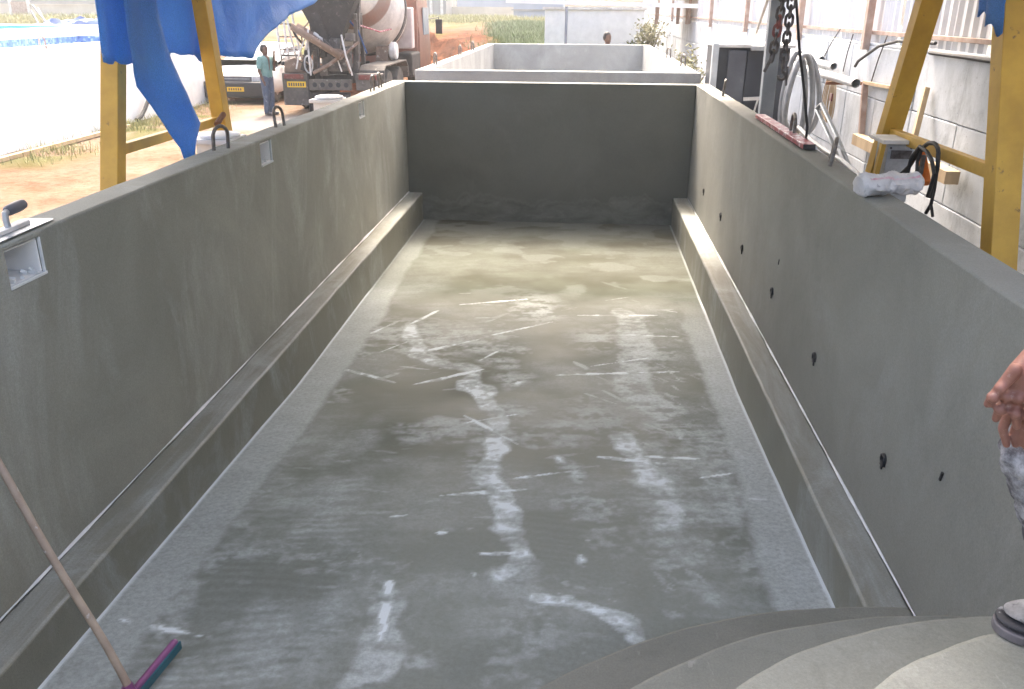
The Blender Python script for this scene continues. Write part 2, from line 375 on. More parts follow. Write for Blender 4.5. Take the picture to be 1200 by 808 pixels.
# ================================================================ GROUND
G = -.15                                              # ground level round the pools; the pool floor is z = 0
def ground_h(X, Y):
    rise = 1.55*sstep(27, 88, Y)*sstep(6, 2.5, X)
    far = sstep(24, 34, Y)*sstep(60, 45, Y)*sstep(-13, -7.5, X)*sstep(-1.9, -3.6, X)
    ru = vfbm(X*.55+Y*.25, Y*.22, 5)
    mound = far*(np.maximum(ru-.40, 0)*4.6)
    near = sstep(1.6, 5, np.maximum(np.abs(X+.4)-2.0, np.abs(Y-11)-11.8))
    h = G + rise + mound + near*(vfbm(X*.8, Y*.8, 9)-.5)*.10 + near*(vfbm(X*4, Y*4, 3)-.5)*.03
    return h
def build_ground():
    def axis(lo, hi, a, b, fine, coarse):
        xs = list(np.arange(a, b, fine)); x = b; st = fine
        while x < hi: xs.append(x); st = min(st*1.12, coarse); x += st
        xs.append(hi); x = a; st = fine; pre = []
        while x > lo: st = min(st*1.12, coarse); x -= st; pre.append(max(x, lo))
        return np.array(sorted(set(pre))+xs)
    xs = axis(-165, 85, -12, 5, .2, 25); ys = axis(-55, 170, 2, 48, .22, 25)
    X, Y = np.meshgrid(xs, ys); Z = ground_h(X, Y)
    nx, ny = len(xs), len(ys)
    vs = np.stack([X, Y, Z], -1).reshape(-1, 3)
    i = np.arange(nx*ny).reshape(ny, nx)
    f = np.stack([i[:-1,:-1], i[:-1,1:], i[1:,1:], i[1:,:-1]], -1).reshape(-1, 4)
    me = bpy.data.meshes.new('ground'); me.from_pydata(vs.tolist(), [], f.tolist()); me.update()
    me.polygons.foreach_set('use_smooth', [True]*len(me.polygons))
    n1 = vfbm(X*.5, Y*.5, 21)
    orange = sstep(22, 27, Y)*sstep(-13, -9, X)*sstep(-.5, -2.5, X)*sstep(.3, .5, n1+.12)*sstep(80, 55, Y)*.9 + .22*sstep(.5, .65, n1)
    green = sstep(30, 35, Y)*sstep(84, 70, Y)*sstep(-.112, -.082, X/np.maximum(Y, 1)+.03*(vfbm(X*.6, Y*.3, 77)-.5))*sstep(2.5, 0, X) + .6*sstep(66, 74, Y) \
        + .8*sstep(.50, .62, vfbm(X*.7, Y*.7, 4))*sstep(-8.4, -9.4, X)*sstep(12, 15, Y)
    grey = .8*sstep(16.5, 18, Y)*sstep(23.5, 22, Y)*sstep(-9, -8, X)*sstep(-3, -4.4, X)*sstep(.32, .5, vfbm(X*.9, Y*.9, 31)) + .95*sstep(1.6, 2.2, X)
    for nm, a in (('orange', orange), ('green', green), ('grey', grey)):
        at_ = me.attributes.new(nm, 'FLOAT', 'POINT'); at_.data.foreach_set('value', np.clip(a, 0, 1).reshape(-1).astype(np.float32))
    me.materials.append(M['ground'])
    o = bpy.data.objects.new('ground', me); COL.objects.link(o); o['kind'] = 'structure'
build_ground()
def gz(x, y): return float(ground_h(np.array([float(x)]), np.array([float(y)]))[0])

# ================================================================ THE POOL SHELL
XL, XR, WT, YN, YB, HW = -2.03, 1.29, .16, .66, 10.115, 1.61
BZ, BW = .33, .17
pool = thing('pool_shell', 'long precast pool shell freshly rendered in dark grey cement, in the foreground', 'pool', (0,0,G))
def P(mb, name, mat, **k):                            # build a pool part; pool empty stands at z = G
    o = mb.build(name, mat, pool, **k); o.location = (0, 0, -G); return o
OPEN = [(2.80, 3.01), (5.39, 5.59), (7.95, 8.15)]; OZ0, OZ1 = 1.44, 1.583
def wall_mesh(x0, x1, y0, y1, holes, seed):
    """wall along y with through openings; top edges slightly uneven"""
    ys = set(np.round(np.linspace(y0, y1, int((y1-y0)/.12)+1), 4)); 
    for a, b in holes:
        ys = {y for y in ys if not (a-.03 < y < b+.03)} | {a, b}
    ys = sorted(ys); zs = [G, .4, .9, OZ0, OZ1, HW]
    mb = MB()
    def jit(x, y, z, k):
        if z == HW:
            return (x+.004*fb(y, k, 3, 3, seed), y, z+.004*fb(y, k+5, 2.2, 3, seed)-.001)
        return (x+.003*fb(y, z, 1.4, 3, seed+k), y, z)
    def hole(i, j): return any(abs(ys[i]-a) < 1e-6 and zs[j] == OZ0 for a, b in holes)
    n, q = len(ys), len(zs)
    idx = {}
    for k, x in enumerate((x0, x1)):
        for i, y in enumerate(ys):
            for j, z in enumerate(zs): idx[k, i, j] = len(mb.v); mb.v.append(jit(x, y, z, k))
    for i in range(n-1):
        for j in range(q-1):
            if hole(i, j):
                mb.f += [(idx[0,i,j], idx[0,i+1,j], idx[1,i+1,j], idx[1,i,j]), (idx[0,i,j+1], idx[1,i,j+1], idx[1,i+1,j+1], idx[0,i+1,j+1]),
                         (idx[0,i,j], idx[1,i,j], idx[1,i,j+1], idx[0,i,j+1]), (idx[0,i+1,j], idx[0,i+1,j+1], idx[1,i+1,j+1], idx[1,i+1,j])]
                continue
            mb.f += [(idx[0,i,j], idx[0,i,j+1], idx[0,i+1,j+1], idx[0,i+1,j]), (idx[1,i,j], idx[1,i+1,j], idx[1,i+1,j+1], idx[1,i,j+1])]
        mb.f += [(idx[0,i,q-1], idx[1,i,q-1], idx[1,i+1,q-1], idx[0,i+1,q-1]), (idx[0,i,0], idx[0,i+1,0], idx[1,i+1,0], idx[1,i,0])]
    for i in (0, n-1):
        for j in range(q-1): mb.f.append((idx[0,i,j], idx[1,i,j], idx[1,i,j+1], idx[0,i,j+1]))
    return mb
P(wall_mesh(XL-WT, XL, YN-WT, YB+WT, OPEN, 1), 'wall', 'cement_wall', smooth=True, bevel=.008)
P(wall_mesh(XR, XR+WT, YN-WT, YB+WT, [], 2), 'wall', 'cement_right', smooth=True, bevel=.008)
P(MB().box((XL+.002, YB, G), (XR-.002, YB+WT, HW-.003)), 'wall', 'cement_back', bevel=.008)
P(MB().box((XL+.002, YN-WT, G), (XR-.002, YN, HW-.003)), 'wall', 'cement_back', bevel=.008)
P(MB().box((XL+.002, YN+.002, G), (XR-.002, YB-.002, -.012)), 'slab', 'raw_concrete')
# floor sheet: flat at the deep end, rising gently from y = 5 towards the steps; painted laitance mask
def floor_z(Y): return .115*np.clip((5.2-Y)/2.6, 0, 1.5)
def build_floor():
    st = .0115
    xs = np.linspace(XL+BW-.01, XR-BW+.01, int((XR-XL-2*BW)/st)); ys = np.linspace(YN+.004, YB-.002, int((YB-YN)/st))
    X, Y = np.meshgrid(xs, ys)
    Z = floor_z(Y) + .004*(vfbm(X*2.3, Y*2.3, 40)-.5)
    wx = X+.20*(vfbm(X*4, Y*4, 71, 6)-.5); wy = Y+.30*(vfbm(X*3, Y*3, 72, 6)-.5)
    streak = vfbm(X*4+Y*1.5, Y*17-X*3, 410, 5)            # wiped, roughly crosswise streaks
    grit = vfbm(X*30, Y*30, 411, 3)
    brush = sstep(.28, .68, .6*streak+.4*grit)
    def fp(px, py):
        a = at(px, py, 'z', 0.0); z = float(floor_z(np.array([a.y]))[0]); a = at(px, py, 'z', z)
        return a.x, a.y
    mask = np.zeros_like(X)
    def put(v):
        np.maximum(mask, v, out=mask)
    def win(pts, pad):
        x0, x1 = min(p[0] for p in pts)-pad, max(p[0] for p in pts)+pad; y0, y1 = min(p[1] for p in pts)-pad, max(p[1] for p in pts)+pad
        return slice(*np.searchsorted(ys, (y0, y1))), slice(*np.searchsorted(xs, (x0, x1)))
    FX, FY, FWX, FWY, FB = X, Y, wx, wy, brush
    def put_at(wd, v): mask[wd] = np.maximum(mask[wd], v)
    def seg(p, q, w, s, rag=.5, sd=0):
        ax, ay = fp(*p); bx, by = fp(*q); dx, dy = bx-ax, by-ay; L = math.hypot(dx, dy)
        wd = win([(ax, ay), (bx, by)], .12); X, Y = FX[wd], FY[wd]
        if X.size == 0: return
        t = ((X-ax)*dx+(Y-ay)*dy)/L**2; d = np.abs((X-ax)*dy-(Y-ay)*dx)/L
        tt = np.clip(t, 0, 1); wob = w*.88*(.32+1.4*vfbm(X*9+sd, Y*9, 60+sd)**1.5)*(.35+.65*(1-np.abs(2*tt-1)**3))
        d = np.abs(d+.012*(vfbm(X*5+sd, Y*5, 90+sd)-.5)*2)
        d = np.where(t < 0, d-t*L, np.where(t > 1, d+(t-1)*L, d))
        v = sstep(1.0, .5, d/wob)*s*1.25*(.30+.70*sstep(.30, .55, vfbm(X*16+sd, Y*16, 80+sd)))
        put_at(wd, v)
    strokes = [((539,357.5),(618,351)),((479,416),(562,398)),((485,451),(568,433)),((560,424),(585,411)),((577,393),(647,377.5)),((481,380),(514,364)),
      ((433,392),(468,376)),((443,414),(479,400)),((393,430),(464,449)),((543,487),(608,522)),((524.5,500),(606,486)),((652,440),(795,436)),
      ((677,370),(770,370)),((731,393),(795,395)),((515,582),(617,575)),((600,562),(680,552)),((700,536),(780,545)),((755,536),(820,539)),
      ((457,607),(477,605)),((512,626),(525,626)),((820,561),(858,556)),((870,585),(905,588)),((690,430),(760,420)),((560,650),(600,650)),((140,728),(240,748))]
    strong = {1, 2, 9, 11, 14, 17}
    for k, (a, b) in enumerate(strokes):
        dep = fp(*a)[1]; w = .015+.0024*dep
        seg(a, b, w*(1.15 if k in strong else .85), 1.0 if k in strong else .85, sd=k)
    seg((457,682), (446,752), .035, .8, sd=41)
    def band(pts, w, s, sd, thr=(.36,.62), f=6.):
        P_ = [fp(*p) for p in pts]; wd = win(P_, w+.2); X, Y, wx, wy = FX[wd], FY[wd], FWX[wd], FWY[wd]; D = np.full_like(X, 9.)
        for (ax, ay), (bx, by) in zip(P_[:-1], P_[1:]):
            dx, dy = bx-ax, by-ay; t = np.clip(((wx-ax)*dx+(wy-ay)*dy)/(dx*dx+dy*dy+1e-9), 0, 1)
            D = np.minimum(D, np.hypot(wx-ax-t*dx, wy-ay-t*dy))
        tex = sstep(.22, .70, .6*vfbm(X*f, Y*f, sd, 6)+.4*FB[wd])
        put_at(wd, sstep(w*1.12, w*.62, D)*s*1.2*(.42+.58*tex)*(.72+.28*FB[wd]))
    band([(480,382),(497,416),(550,432),(556,453),(572,470),(581,503),(583,520)], .085, .62, 101)
    band([(578,515),(570,555),(585,595),(598,635),(596,672)], .075, .72, 102)
    band([(596,672),(622,700),(612,760),(595,806)], .12, .30, 103)
    band([(735,370),(747,412),(743,462),(777,487)], .15, .50, 104, (.45,.62), 5)
    band([(735,520),(760,555),(780,615)], .09, .66, 105, (.40,.60), 7)
    band([(640,712),(675,716),(735,742)], .045, .75, 106, (.44,.60), 9)
    band([(420,800),(440,760),(450,700)], .10, .5, 107)
    def blob(px, py, r, s, sd, asp=1.):
        ax, ay = fp(px, py); wd = win([(ax, ay)], r*asp+.2); X, Y, wx, wy = FX[wd], FY[wd], FWX[wd], FWY[wd]
        d = np.hypot((wx-ax), (wy-ay)/asp)/r
        put_at(wd, sstep(1.35, .0, d)*s*1.15*sstep(.25, .72, .55*vfbm(X*9, Y*9, sd, 6)+.45*FB[wd]))
    for k, (px, py, r, s) in enumerate([(675,667,.05,.95),(660,535,.05,.9),(675,547,.10,.7),(607,447,.07,.9),(600,445,.16,.45),(630,362,.30,.5),(520,405,.30,.4),
        (745,460,.24,.5),(800,500,.30,.42),(700,490,.35,.35),(770,420,.3,.4),(690,590,.25,.42),(720,640,.22,.3),(800,665,.20,.4),(785,720,.10,.5),(835,690,.10,.45),(560,545,.16,.4),(700,400,.28,.4),
        (430,390,.30,.32),(825,410,.22,.45),(690,640,.02,.9),(668,628,.015,.9),(555,672,.012,.9),(480,770,.10,.4),(355,765,.10,.4)]):
        blob(px, py, r, s, 200+k, 1.35)
    # drag marks of the float: clusters of faint strokes
    r5 = random.Random(5)
    for cx, cy, sx, sy, ang, n_, st in [(745,440,45,45,-.6,26,.55),(790,490,40,45,-.75,30,.5),(830,560,35,50,-.6,18,.42),(700,560,60,30,.15,14,.45),(520,420,45,28,.25,14,.5),(470,560,90,50,.08,26,.34),
                                        (380,660,90,60,.05,26,.34),(640,360,70,14,.06,12,.5),(690,725,60,18,-.35,16,.6),(800,680,40,40,-.9,12,.4),(480,720,60,45,1.2,12,.36),(330,760,70,30,.1,14,.34)]:
        for k in range(n_):
            x_, y_ = cx+r5.gauss(0, sx), cy+r5.gauss(0, sy); L_ = r5.uniform(12, 46); a_ = ang+r5.gauss(0, .22)
            dx_, dy_ = L_*cos(a_), -L_*sin(a_)*.55
            try: seg((x_-dx_/2, y_-dy_/2), (x_+dx_/2, y_+dy_/2), r5.uniform(.008, .034), st*r5.uniform(.25, .85), sd=500+k+int(cx))
            except Exception: pass
    # broad uneven haze of laitance: more on the left near part, comb ripples from the trowel
    rip = .5+.5*np.sin((Y+.05*np.sin(X*3)+.16*vfbm(X*2, Y*2, 55))*2*pi/.055)*sstep(.40, .62, vfbm(X*1.6, Y*1.6, 56))
    n2 = vfbm(X*1.7, Y*1.1, 301); n3 = vfbm(X*6, Y*4, 302)
    left = sstep(-.35, -1.1, X)*sstep(5.2, 4.0, Y)
    right = sstep(.1, .55, X)*sstep(6.8, 5.4, Y)*sstep(2.7, 3.4, Y)
    put((left*.80)*sstep(.36, .64, n2)*(.25+.75*n3)*(.60+.40*rip)*(.55+.45*brush))
    put(right*.80*sstep(.42, .64, vfbm(X*2.4, Y*1.6, 303))*(.3+.9*n3)*(.7+.3*rip)*(.35+.65*brush))
    put(.45*sstep(.50, .62, vfbm(X*1.4+Y*.5, Y*2.2, 305, 7))*sstep(6.9, 6.2, Y)*brush)
    put(.34*sstep(.30, .70, vfbm(X*1.1, Y*1.8, 304))*(.45+.55*n3)*(.6+.4*brush))
    put(.24*sstep(5.0, 2.6, Y)*(.5+.5*n3)*(.65+.35*rip))
    # paler strips that were floated last, along both benches
    el = XL+BW+.24+.09*(vfbm(Y*1.2, X*0+3.3, 311)-.5)*2+.02*(vfbm(X*20, Y*20, 312)-.5)
    er = XR-BW-.22-.22*(vfbm(Y*.9, X*0+1.3, 313)-.42)+.05*(vfbm(X*12, Y*12, 314)-.5)
    put(sstep(.05, -.03, X-el)*(.36+.18*vfbm(X*8, Y*8, 315)))
    put(sstep(-.05, .04, X-er)*(.44+.18*vfbm(X*8, Y*8, 316))*sstep(7.8, 6.0, Y))
    # thin pale joint of cement paste at the foot of the benches
    put(sstep(.024, .010, np.minimum(X-(XL+BW), (XR-BW)-X)+.004*(vfbm(X*0+2, Y*6, 320)-.5))*1.0)
    sun_dim_mottle = sstep(6.9, 7.7, Y+.5*(vfbm(X*1.6, Y*1.6, 330)-.5))*(.65+.35*sstep(.32, .6, vfbm(X*2.2, Y*2.2, 331)))  # far-end darkening painted in to hold down the sunlit patch
    put(sstep(7.0, 7.8, Y)*.28*sstep(.50, .62, vfbm(X*2.6, Y*3.4, 333)))
    sun_dim_mottle = np.maximum(sun_dim_mottle, .25*sstep(.5, .7, vfbm(X*.9, Y*.9, 332)))  # plus faint random patches over the whole floor
    mask *= 1.18+.25*sstep(3.2, 5.5, Y)
    mask *= 1-.72*sstep(6.9, 7.7, Y)                 # laitance cut at the far end to hold down its sunlit brightness
    Z = Z + .0012*mask
    nx, ny = len(xs), len(ys)
    me = bpy.data.meshes.new('floor'); vs = np.stack([X, Y, Z], -1).reshape(-1).astype(np.float32)
    i = np.arange(nx*ny).reshape(ny, nx); f = np.stack([i[:-1,:-1], i[:-1,1:], i[1:,1:], i[1:,:-1]], -1).reshape(-1).astype(np.int32)
    nf = len(f)//4
    me.vertices.add(nx*ny); me.vertices.foreach_set('co', vs); me.loops.add(len(f)); me.loops.foreach_set('vertex_index', f)
    me.polygons.add(nf); me.polygons.foreach_set('loop_start', np.arange(0, nf*4, 4, dtype=np.int32)); me.polygons.foreach_set('loop_total', np.full(nf, 4, np.int32))
    me.polygons.foreach_set('use_smooth', np.ones(nf, bool)); me.update(calc_edges=True); me.validate()
    for nm, a in (('laitance', mask), ('sun_dim_mottle', sun_dim_mottle)):
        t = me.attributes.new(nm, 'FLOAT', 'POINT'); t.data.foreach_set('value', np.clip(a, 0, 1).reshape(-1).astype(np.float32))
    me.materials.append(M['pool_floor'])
    o = bpy.data.objects.new('floor', me); COL.objects.link(o); o.parent = pool; o.location = (0, 0, -G)
build_floor()
def bench(x0, x1, seed):
    mb = MB(); ys = np.linspace(YN+.003, YB-.003, 80); n = len(ys)
    prof = [(x0, -.01), (x1, -.01), (x1, BZ), (x0, BZ)]
    for y in ys:
        for k, (x, z) in enumerate(prof):
            mb.v.append((x+.003*fb(y, k, 2.5, 3, seed), y, z+(.004*fb(y, k, 2, 3, seed+3) if z > 0 else 0)))
    for i in range(n-1):
        for k in range(4): l = (k+1) % 4; mb.f.append((i*4+k, i*4+l, i*4+4+l, i*4+4+k))
    mb.f += [(0,1,2,3), tuple((n-1)*4+k for k in range(4))]
    return mb
P(bench(XL+.002, XL+BW, 3), 'bench', 'cement_bench', smooth=True, bevel=.012)
P(bench(XR-.002, XR-BW, 4), 'bench', 'cement_bench', smooth=True, bevel=.012)
# cove of pale cement paste where bench and wall meet
for x, s in ((XL, 1), (XR, -1)):
    mb = MB(); ys = np.linspace(YN+.01, YB-.01, 160)
    for y in ys:
        w = .010+.007*fb(y, x, 2.3, 4, 12)
        w = max(w, .004)
        mb.v += [(x-s*.002, y, BZ-.004), (x+s*w, y, BZ+.0045), (x+s*w*.35, y, BZ+.004+w*.5), (x+s*.0035, y, BZ+w*1.1)]
    for i in range(len(ys)-1):
        for k in range(3): mb.f.append((i*4+k, i*4+k+1, i*4+5+k, i*4+4+k))
    P(mb, 'cement_fillet', 'laitance', smooth=True)
# quarter-round steps in the near right corner
SC = (XR, YN)
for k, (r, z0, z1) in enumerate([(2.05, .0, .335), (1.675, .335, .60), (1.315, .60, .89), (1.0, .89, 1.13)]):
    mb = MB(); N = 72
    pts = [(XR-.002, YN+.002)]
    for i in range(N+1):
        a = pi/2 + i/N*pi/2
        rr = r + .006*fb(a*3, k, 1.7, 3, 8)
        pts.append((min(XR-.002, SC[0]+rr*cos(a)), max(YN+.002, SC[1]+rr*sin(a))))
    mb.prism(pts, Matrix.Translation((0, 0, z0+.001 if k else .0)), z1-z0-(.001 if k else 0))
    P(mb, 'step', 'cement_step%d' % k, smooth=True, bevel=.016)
mb = MB()                                             # loose crumbs of cement on the floor and steps
for k in range(26):
    if k < 26:
        a_ = pi/2+rnd.random()*pi/2; r_ = rnd.uniform(.5, 2.0); x, y = XR+r_*cos(a_)*.98, YN+r_*sin(a_)
        z = 1.13 if r_ < .98 else .89 if r_ < 1.29 else .60 if r_ < 1.65 else .335
    else:
        x, y = rnd.uniform(XL+BW+.05, XR-BW-.05), rnd.uniform(2.2, 8.5); z = float(floor_z(np.array([y]))[0])+.001
        if math.hypot(x-XR, y-YN) < 2.1: continue
    s_ = rnd.uniform(.0015, .0045)
    mb.box((-s_*1.6,-s_,-s_*.3), (s_*1.6,s_,s_*.5), Matrix.Translation((x, y, z+s_*.2)) @ Matrix.Rotation(rnd.random()*3, 4, 'Z') @ Matrix.Rotation(rnd.random()*.5, 4, 'X'))
P(mb, 'cement_crumbs', 'laitance', bevel=.0015)['kind'] = 'stuff'
# skimmers set into the left wall
for a, b in OPEN:
    yc = (a+b)/2
    mb = MB(); t = .006; x0, x1 = XL-.42, XL-.012
    y0, y1, z0, z1 = a+.004, b-.004, OZ0+.004, OZ1-.004
    mb.box((x0, y0, z0), (x1, y1, z0+t)); mb.box((x0, y0, z1-t), (x1, y1, z1)); mb.box((x0, y0, z0+t), (x1, y0+t, z1-t)); mb.box((x0, y1-t, z0+t), (x1, y1, z1-t)); mb.box((x0-t, y0, z0), (x0, y1, z1))
    # lower body and flanged lid outside the wall
    bx = XL-WT-.02
    mb.box((x0+.02, y0-.03, 1.22), (bx, y1+.03, z0-.001)); mb.box((x0-.03, y0-.05, z1+.001), (bx, y1+.05, z1+.03))
    mb.lathe([(.115,0),(.13,.004),(.13,.02),(.10,.028)], Matrix.Translation(((x0+bx)/2, yc, z1+.0305)), 20)
    sk = P(mb, 'skimmer', 'white_plastic', bevel=.004)
    MB().tube([(XL-.30, y0+t, z0+.075), (XL-.30, y1-t, z0+.075)], .014, 10).build('pipe', 'white_plastic', sk, True)
    MB().tube([(XL-.17, y0+t+.001, z0+.078), (XL-.165, y0+.115, z0+.075)], .019, 12).build('pipe', 'pvc', sk, True)
    mb = MB()
    for i in range(14):                               # rough mortar left along the cut edge
        y = a+.01+rnd.random()*(b-a-.02); s = .005+.007*rnd.random()
        mb.box((-s,-s*1.5,-s*.5), (s,s*1.5,s*.5), Matrix.Translation((XL-.02-rnd.random()*.05, y, OZ0+.012)) @ Matrix.Rotation(rnd.random()*3, 4, 'X') @ Matrix.Rotation(rnd.random()*3, 4, 'Z'))
    mb.build('mortar_crumbs', 'laitance', sk)['kind'] = 'stuff'
    mb = MB()
    mb.beam((XL-.004, a-.006, OZ0+.004), (XL-.004, b+.006, OZ0+.003), .016, .012); mb.beam((XL-.006, b, OZ0), (XL-.006, b+.002, OZ1), .012, .008)
    mb.build('mortar_lip', 'laitance', sk, bevel=.003)
# water-jet stubs along the right wall
jet = None
for i, (y, z) in enumerate([(8.85,.67),(7.68,.68),(6.56,.68),(5.43,.69),(4.32,.68),(3.19,.69)]):
    mb = MB(); mx = Matrix.Translation((XR+.001, y, z)) @ Matrix.Rotation(-pi/2, 4, 'Y')
    n_ = 14; prof = [(.024,-.01),(.026,.006),(.023,.013),(.016,.013),(.015,-.008)]
    mb.lathe(prof, mx, n_)
    mb.box((-.006,-.028,-.012), (.006,-.008,.020), Matrix.Translation((XR-.007, y, z)) @ Matrix.Rotation(.3*i, 4, 'X'))
    mb.box((-.004,-.007,-.05), (.003,.007,-.022), Matrix.Translation((XR-.003, y+.004, z)) @ Matrix.Rotation(.2*sin(i*3), 4, 'X'))
    P(mb, 'jet_fitting', 'black_rubber')
for y, z in ((5.35,.91), (2.69,.90)):
    P(MB().box((-.004,-.004,-.018), (.004,.005,.018), Matrix.Translation((XR-.001, y, z)) @ Matrix.Rotation(.25, 4, 'X')), 'tie_wire', 'black_rubber')
# bent-bar lifting hoops cast into the wall tops
def hoop_mb(h, w, r):
    pts = [(0, -w/2, -.05), (0, -w/2, 0)] + [(0, -w/2*cos(pi*k/12), h-w/2+w/2*sin(pi*k/12)) for k in range(13)] + [(0, w/2, 0), (0, w/2, -.05)]
    return MB().tube(pts, r, 8)
hoop0 = None
for x, y, h, w, rz, lean in [(XL-.09, 4.99, .135, .11, .45, .08), (XL-.09, 6.05, .135, .10, .3, -.1), (XL-.08, 8.85, .15, .09, .15, .05), (XL-.08, 9.22, .15, .09, .1, -.1),
                             (XR+.10, 8.84, .15, .09, .2, .1), (XR+.12, 5.93, .15, .13, .05, 0), (XR+.09, 4.86, .14, .13, .25, .12)]:
    o = P(hoop_mb(h, w, .011), 'lifting_hoop', 'steel_hoop', smooth=True); o.location = (x, y, HW-G); o.rotation_euler = (0, lean, -rz)

# ================================================================ SECOND POOL BEYOND
p2 = thing('pool_shell', 'pale bare concrete pool shell standing empty behind the dark grey pool', 'pool', (0, 0, G))
X0, X1, Y0, Y1, H2 = -2.33, 1.62, 12.35, 22.1, 1.59
def P2(mb, name, mat, **k):
    o = mb.build(name, mat, p2, **k); o.location = (0, 0, -G); return o
P2(MB().box((X0, Y0, G), (X1, Y0+.17, H2)), 'wall', 'pale_concrete', bevel=.012)
P2(MB().box((X0, Y1-.17, G), (X1, Y1, H2)), 'wall', 'pale_concrete', bevel=.012)
P2(MB().box((X0, Y0+.172, G), (X0+.17, Y1-.172, H2-.004)), 'wall', 'pale_concrete', bevel=.012)
P2(MB().box((X1-.17, Y0+.172, G), (X1, Y1-.172, H2-.004)), 'wall', 'pale_concrete', bevel=.012)
P2(MB().box((X0+.172, Y0+.172, G), (X1-.172, Y1-.172, 0)), 'floor', 'pale_concrete')
for x, y in ((X0+.09, 13.6), (X0+.09, 16.4), (X0+.09, 18.3), (X1-.09, 16.2), (X1-.09, 13.8)):
    o = P2(hoop_mb(.17, .11, .014), 'lifting_hoop', 'steel_hoop', smooth=True); o.location = (x, y, H2-G-.004); o.rotation_euler = (0, 0, .5)
mb = MB(); a = at(786, 96, 'y', 12.25); pts = [(a.x-.02, 12.22, 1.1), (a.x-.01, 12.22, 1.45)]+[(a.x-.01+.17*(1-cos(t*pi/2/6)), 12.22+.16*t/6, 1.45+.2*sin(t*pi/2/6)) for t in range(1, 7)]+[(a.x+.30, 12.42, 1.66), (a.x+.45, 12.6, 1.64)]
tag(mb.build('drain_hose', 'pvc', None, True), 'pale bent pipe hooked over the near rim of the bare concrete pool', 'pipe')
mb.v = mb.v
# ================================================================ WHITE POOL SHELLS ON THE LEFT
def shell(name_label, x0, x1, y0, y1, z0, z1, outer, inner, rot=0, hoops=()):
    t = thing('pool_shell', name_label, 'pool', (0, 0, G))
    def Q(mb, n, m, **k):
        o = mb.build(n, m, t, **k); o.location = (0, 0, -G); return o
    Q(MB().box((x0, y0, z0), (x0+.16, y1, z1)), 'wall', outer); Q(MB().box((x1-.16, y0, z0), (x1, y1, z1)), 'wall', outer)
    Q(MB().box((x0+.162, y0, z0), (x1-.162, y0+.16, z1-.003)), 'wall', outer); Q(MB().box((x0+.162, y1-.16, z0), (x1-.162, y1, z1-.003)), 'wall', outer)
    Q(MB().box((x0+.162, y0+.162, z0), (x1-.162, y1-.162, z0+.12)), 'floor', outer)
    for lo, hi in (((x0+.162, y0+.165, z1-.75), (x0+.180, y1-.165, z1-.06)), ((x1-.180, y0+.165, z1-.75), (x1-.162, y1-.165, z1-.06)), ((x0+.182, y1-.180, z1-.75), (x1-.182, y1-.1625, z1-.06))):
        Q(MB().box(lo, hi), 'tile_band', inner)
    for hx, hy in hoops:
        o = Q(hoop_mb(.17, .17, .016), 'lifting_hoop', 'rust_pale', smooth=True); o.location = (hx, hy, z1-G); o.rotation_euler = (0, 0, 1.2)
    return t
shell('big white pool shell with blue mosaic lining, left of the yellow frame', -14.2, -10.45, 9.0, 24.4, G, 1.66, 'white_paint', 'mosaic', hoops=((-10.53, 16.9), (-10.53, 12.6), (-10.53, 21)))
shell('white pool shell with plain cyan lining, behind the mosaic-lined one', -20.5, -15.2, 9.0, 29.5, G, 1.80, 'white_paint', 'cyan_paint', hoops=((-15.28, 22.5),))

# ================================================================ YARD WALL ON THE RIGHT
XW = 3.6
yw = thing('yard_wall', 'pale stained concrete panel wall along the right side of the yard', 'wall', (XW, 20, G))
def YW(mb, n, m, parent=yw, **k):
    o = mb.build(n, m, parent, **k); o.location = (-XW, -20, -G) if parent is yw else (0,0,0); return o
YW(MB().box((XW+.03, -2, G), (XW+.20, 62, 1.97)), 'backing', 'raw_concrete')
pm = {}
pw = 1.22
for zi, (z0, z1) in enumerate(((G, .62), (.628, 1.388), (1.396, 1.985))):
    key = MB().box((-.03, .004, z0), (.028, pw-.004, z1))
    first = None
    y = 1.3
    while y < 60:
        if first is None:
            first = key.build('panel', 'raw_concrete', yw, bevel=.01); c = first
        else:
            c = first.copy(); COL.objects.link(c)
        c.location = (rnd.uniform(-.008, .008), y-20+(zi == 1)*.0, -G); y += pw
YW(MB().box((XW-.02, -2, 1.988), (XW+.10, 62, 2.02)), 'coping', 'raw_concrete', bevel=.008)
fence = thing('corrugated_fence', 'whitish corrugated sheet fence on rusty rails above the concrete wall', 'fence', (XW+.1, 20, 2.02))
def FE(mb, n, m, **k):
    o = mb.build(n, m, fence, **k); o.location = (-XW-.1, -20, -2.02); return o
sheet = None; y = -1.0
while y < 58:
    if sheet is None:
        mb = MB(); n_ = 60; wd = 2.38
        for i in range(n_+1):
            yy = i/n_*wd; ph = (yy/.19) % 1; dx = .035 if ph < .22 else 0.0
            mb.v += [(-dx, yy, .0), (-dx, yy, 2.25)]
        for i in range(n_): mb.f.append((2*i, 2*i+1, 2*i+3, 2*i+2))
        sheet = mb.build('sheet', 'corrugated', fence); sm = sheet.modifiers.new('t', 'SOLIDIFY'); sm.thickness = .003; c = sheet
    else: c = sheet.copy(); COL.objects.link(c)
    c.location = (rnd.uniform(0, .02), y-20, rnd.uniform(-.02, .02)); y += 2.385
FE(MB().box((XW-.005, -2, 2.12), (XW+.05, 60, 2.165)), 'rail', 'rust_pale', bevel=.004)
FE(MB().box((XW+.005, -2, 3.5), (XW+.05, 60, 3.55)), 'rail', 'rust_pale')
for y in (7.45, 11.6, 15.2, 20.2, 25.8, 31, 37, 44):
    FE(MB().box((XW-.11, y, 1.94 if y > 8 else 1.98), (XW-.022, y+.11, 4.2)), 'post', 'rust_pale' if y != 13.1 else 'white_dirty', bevel=.006)
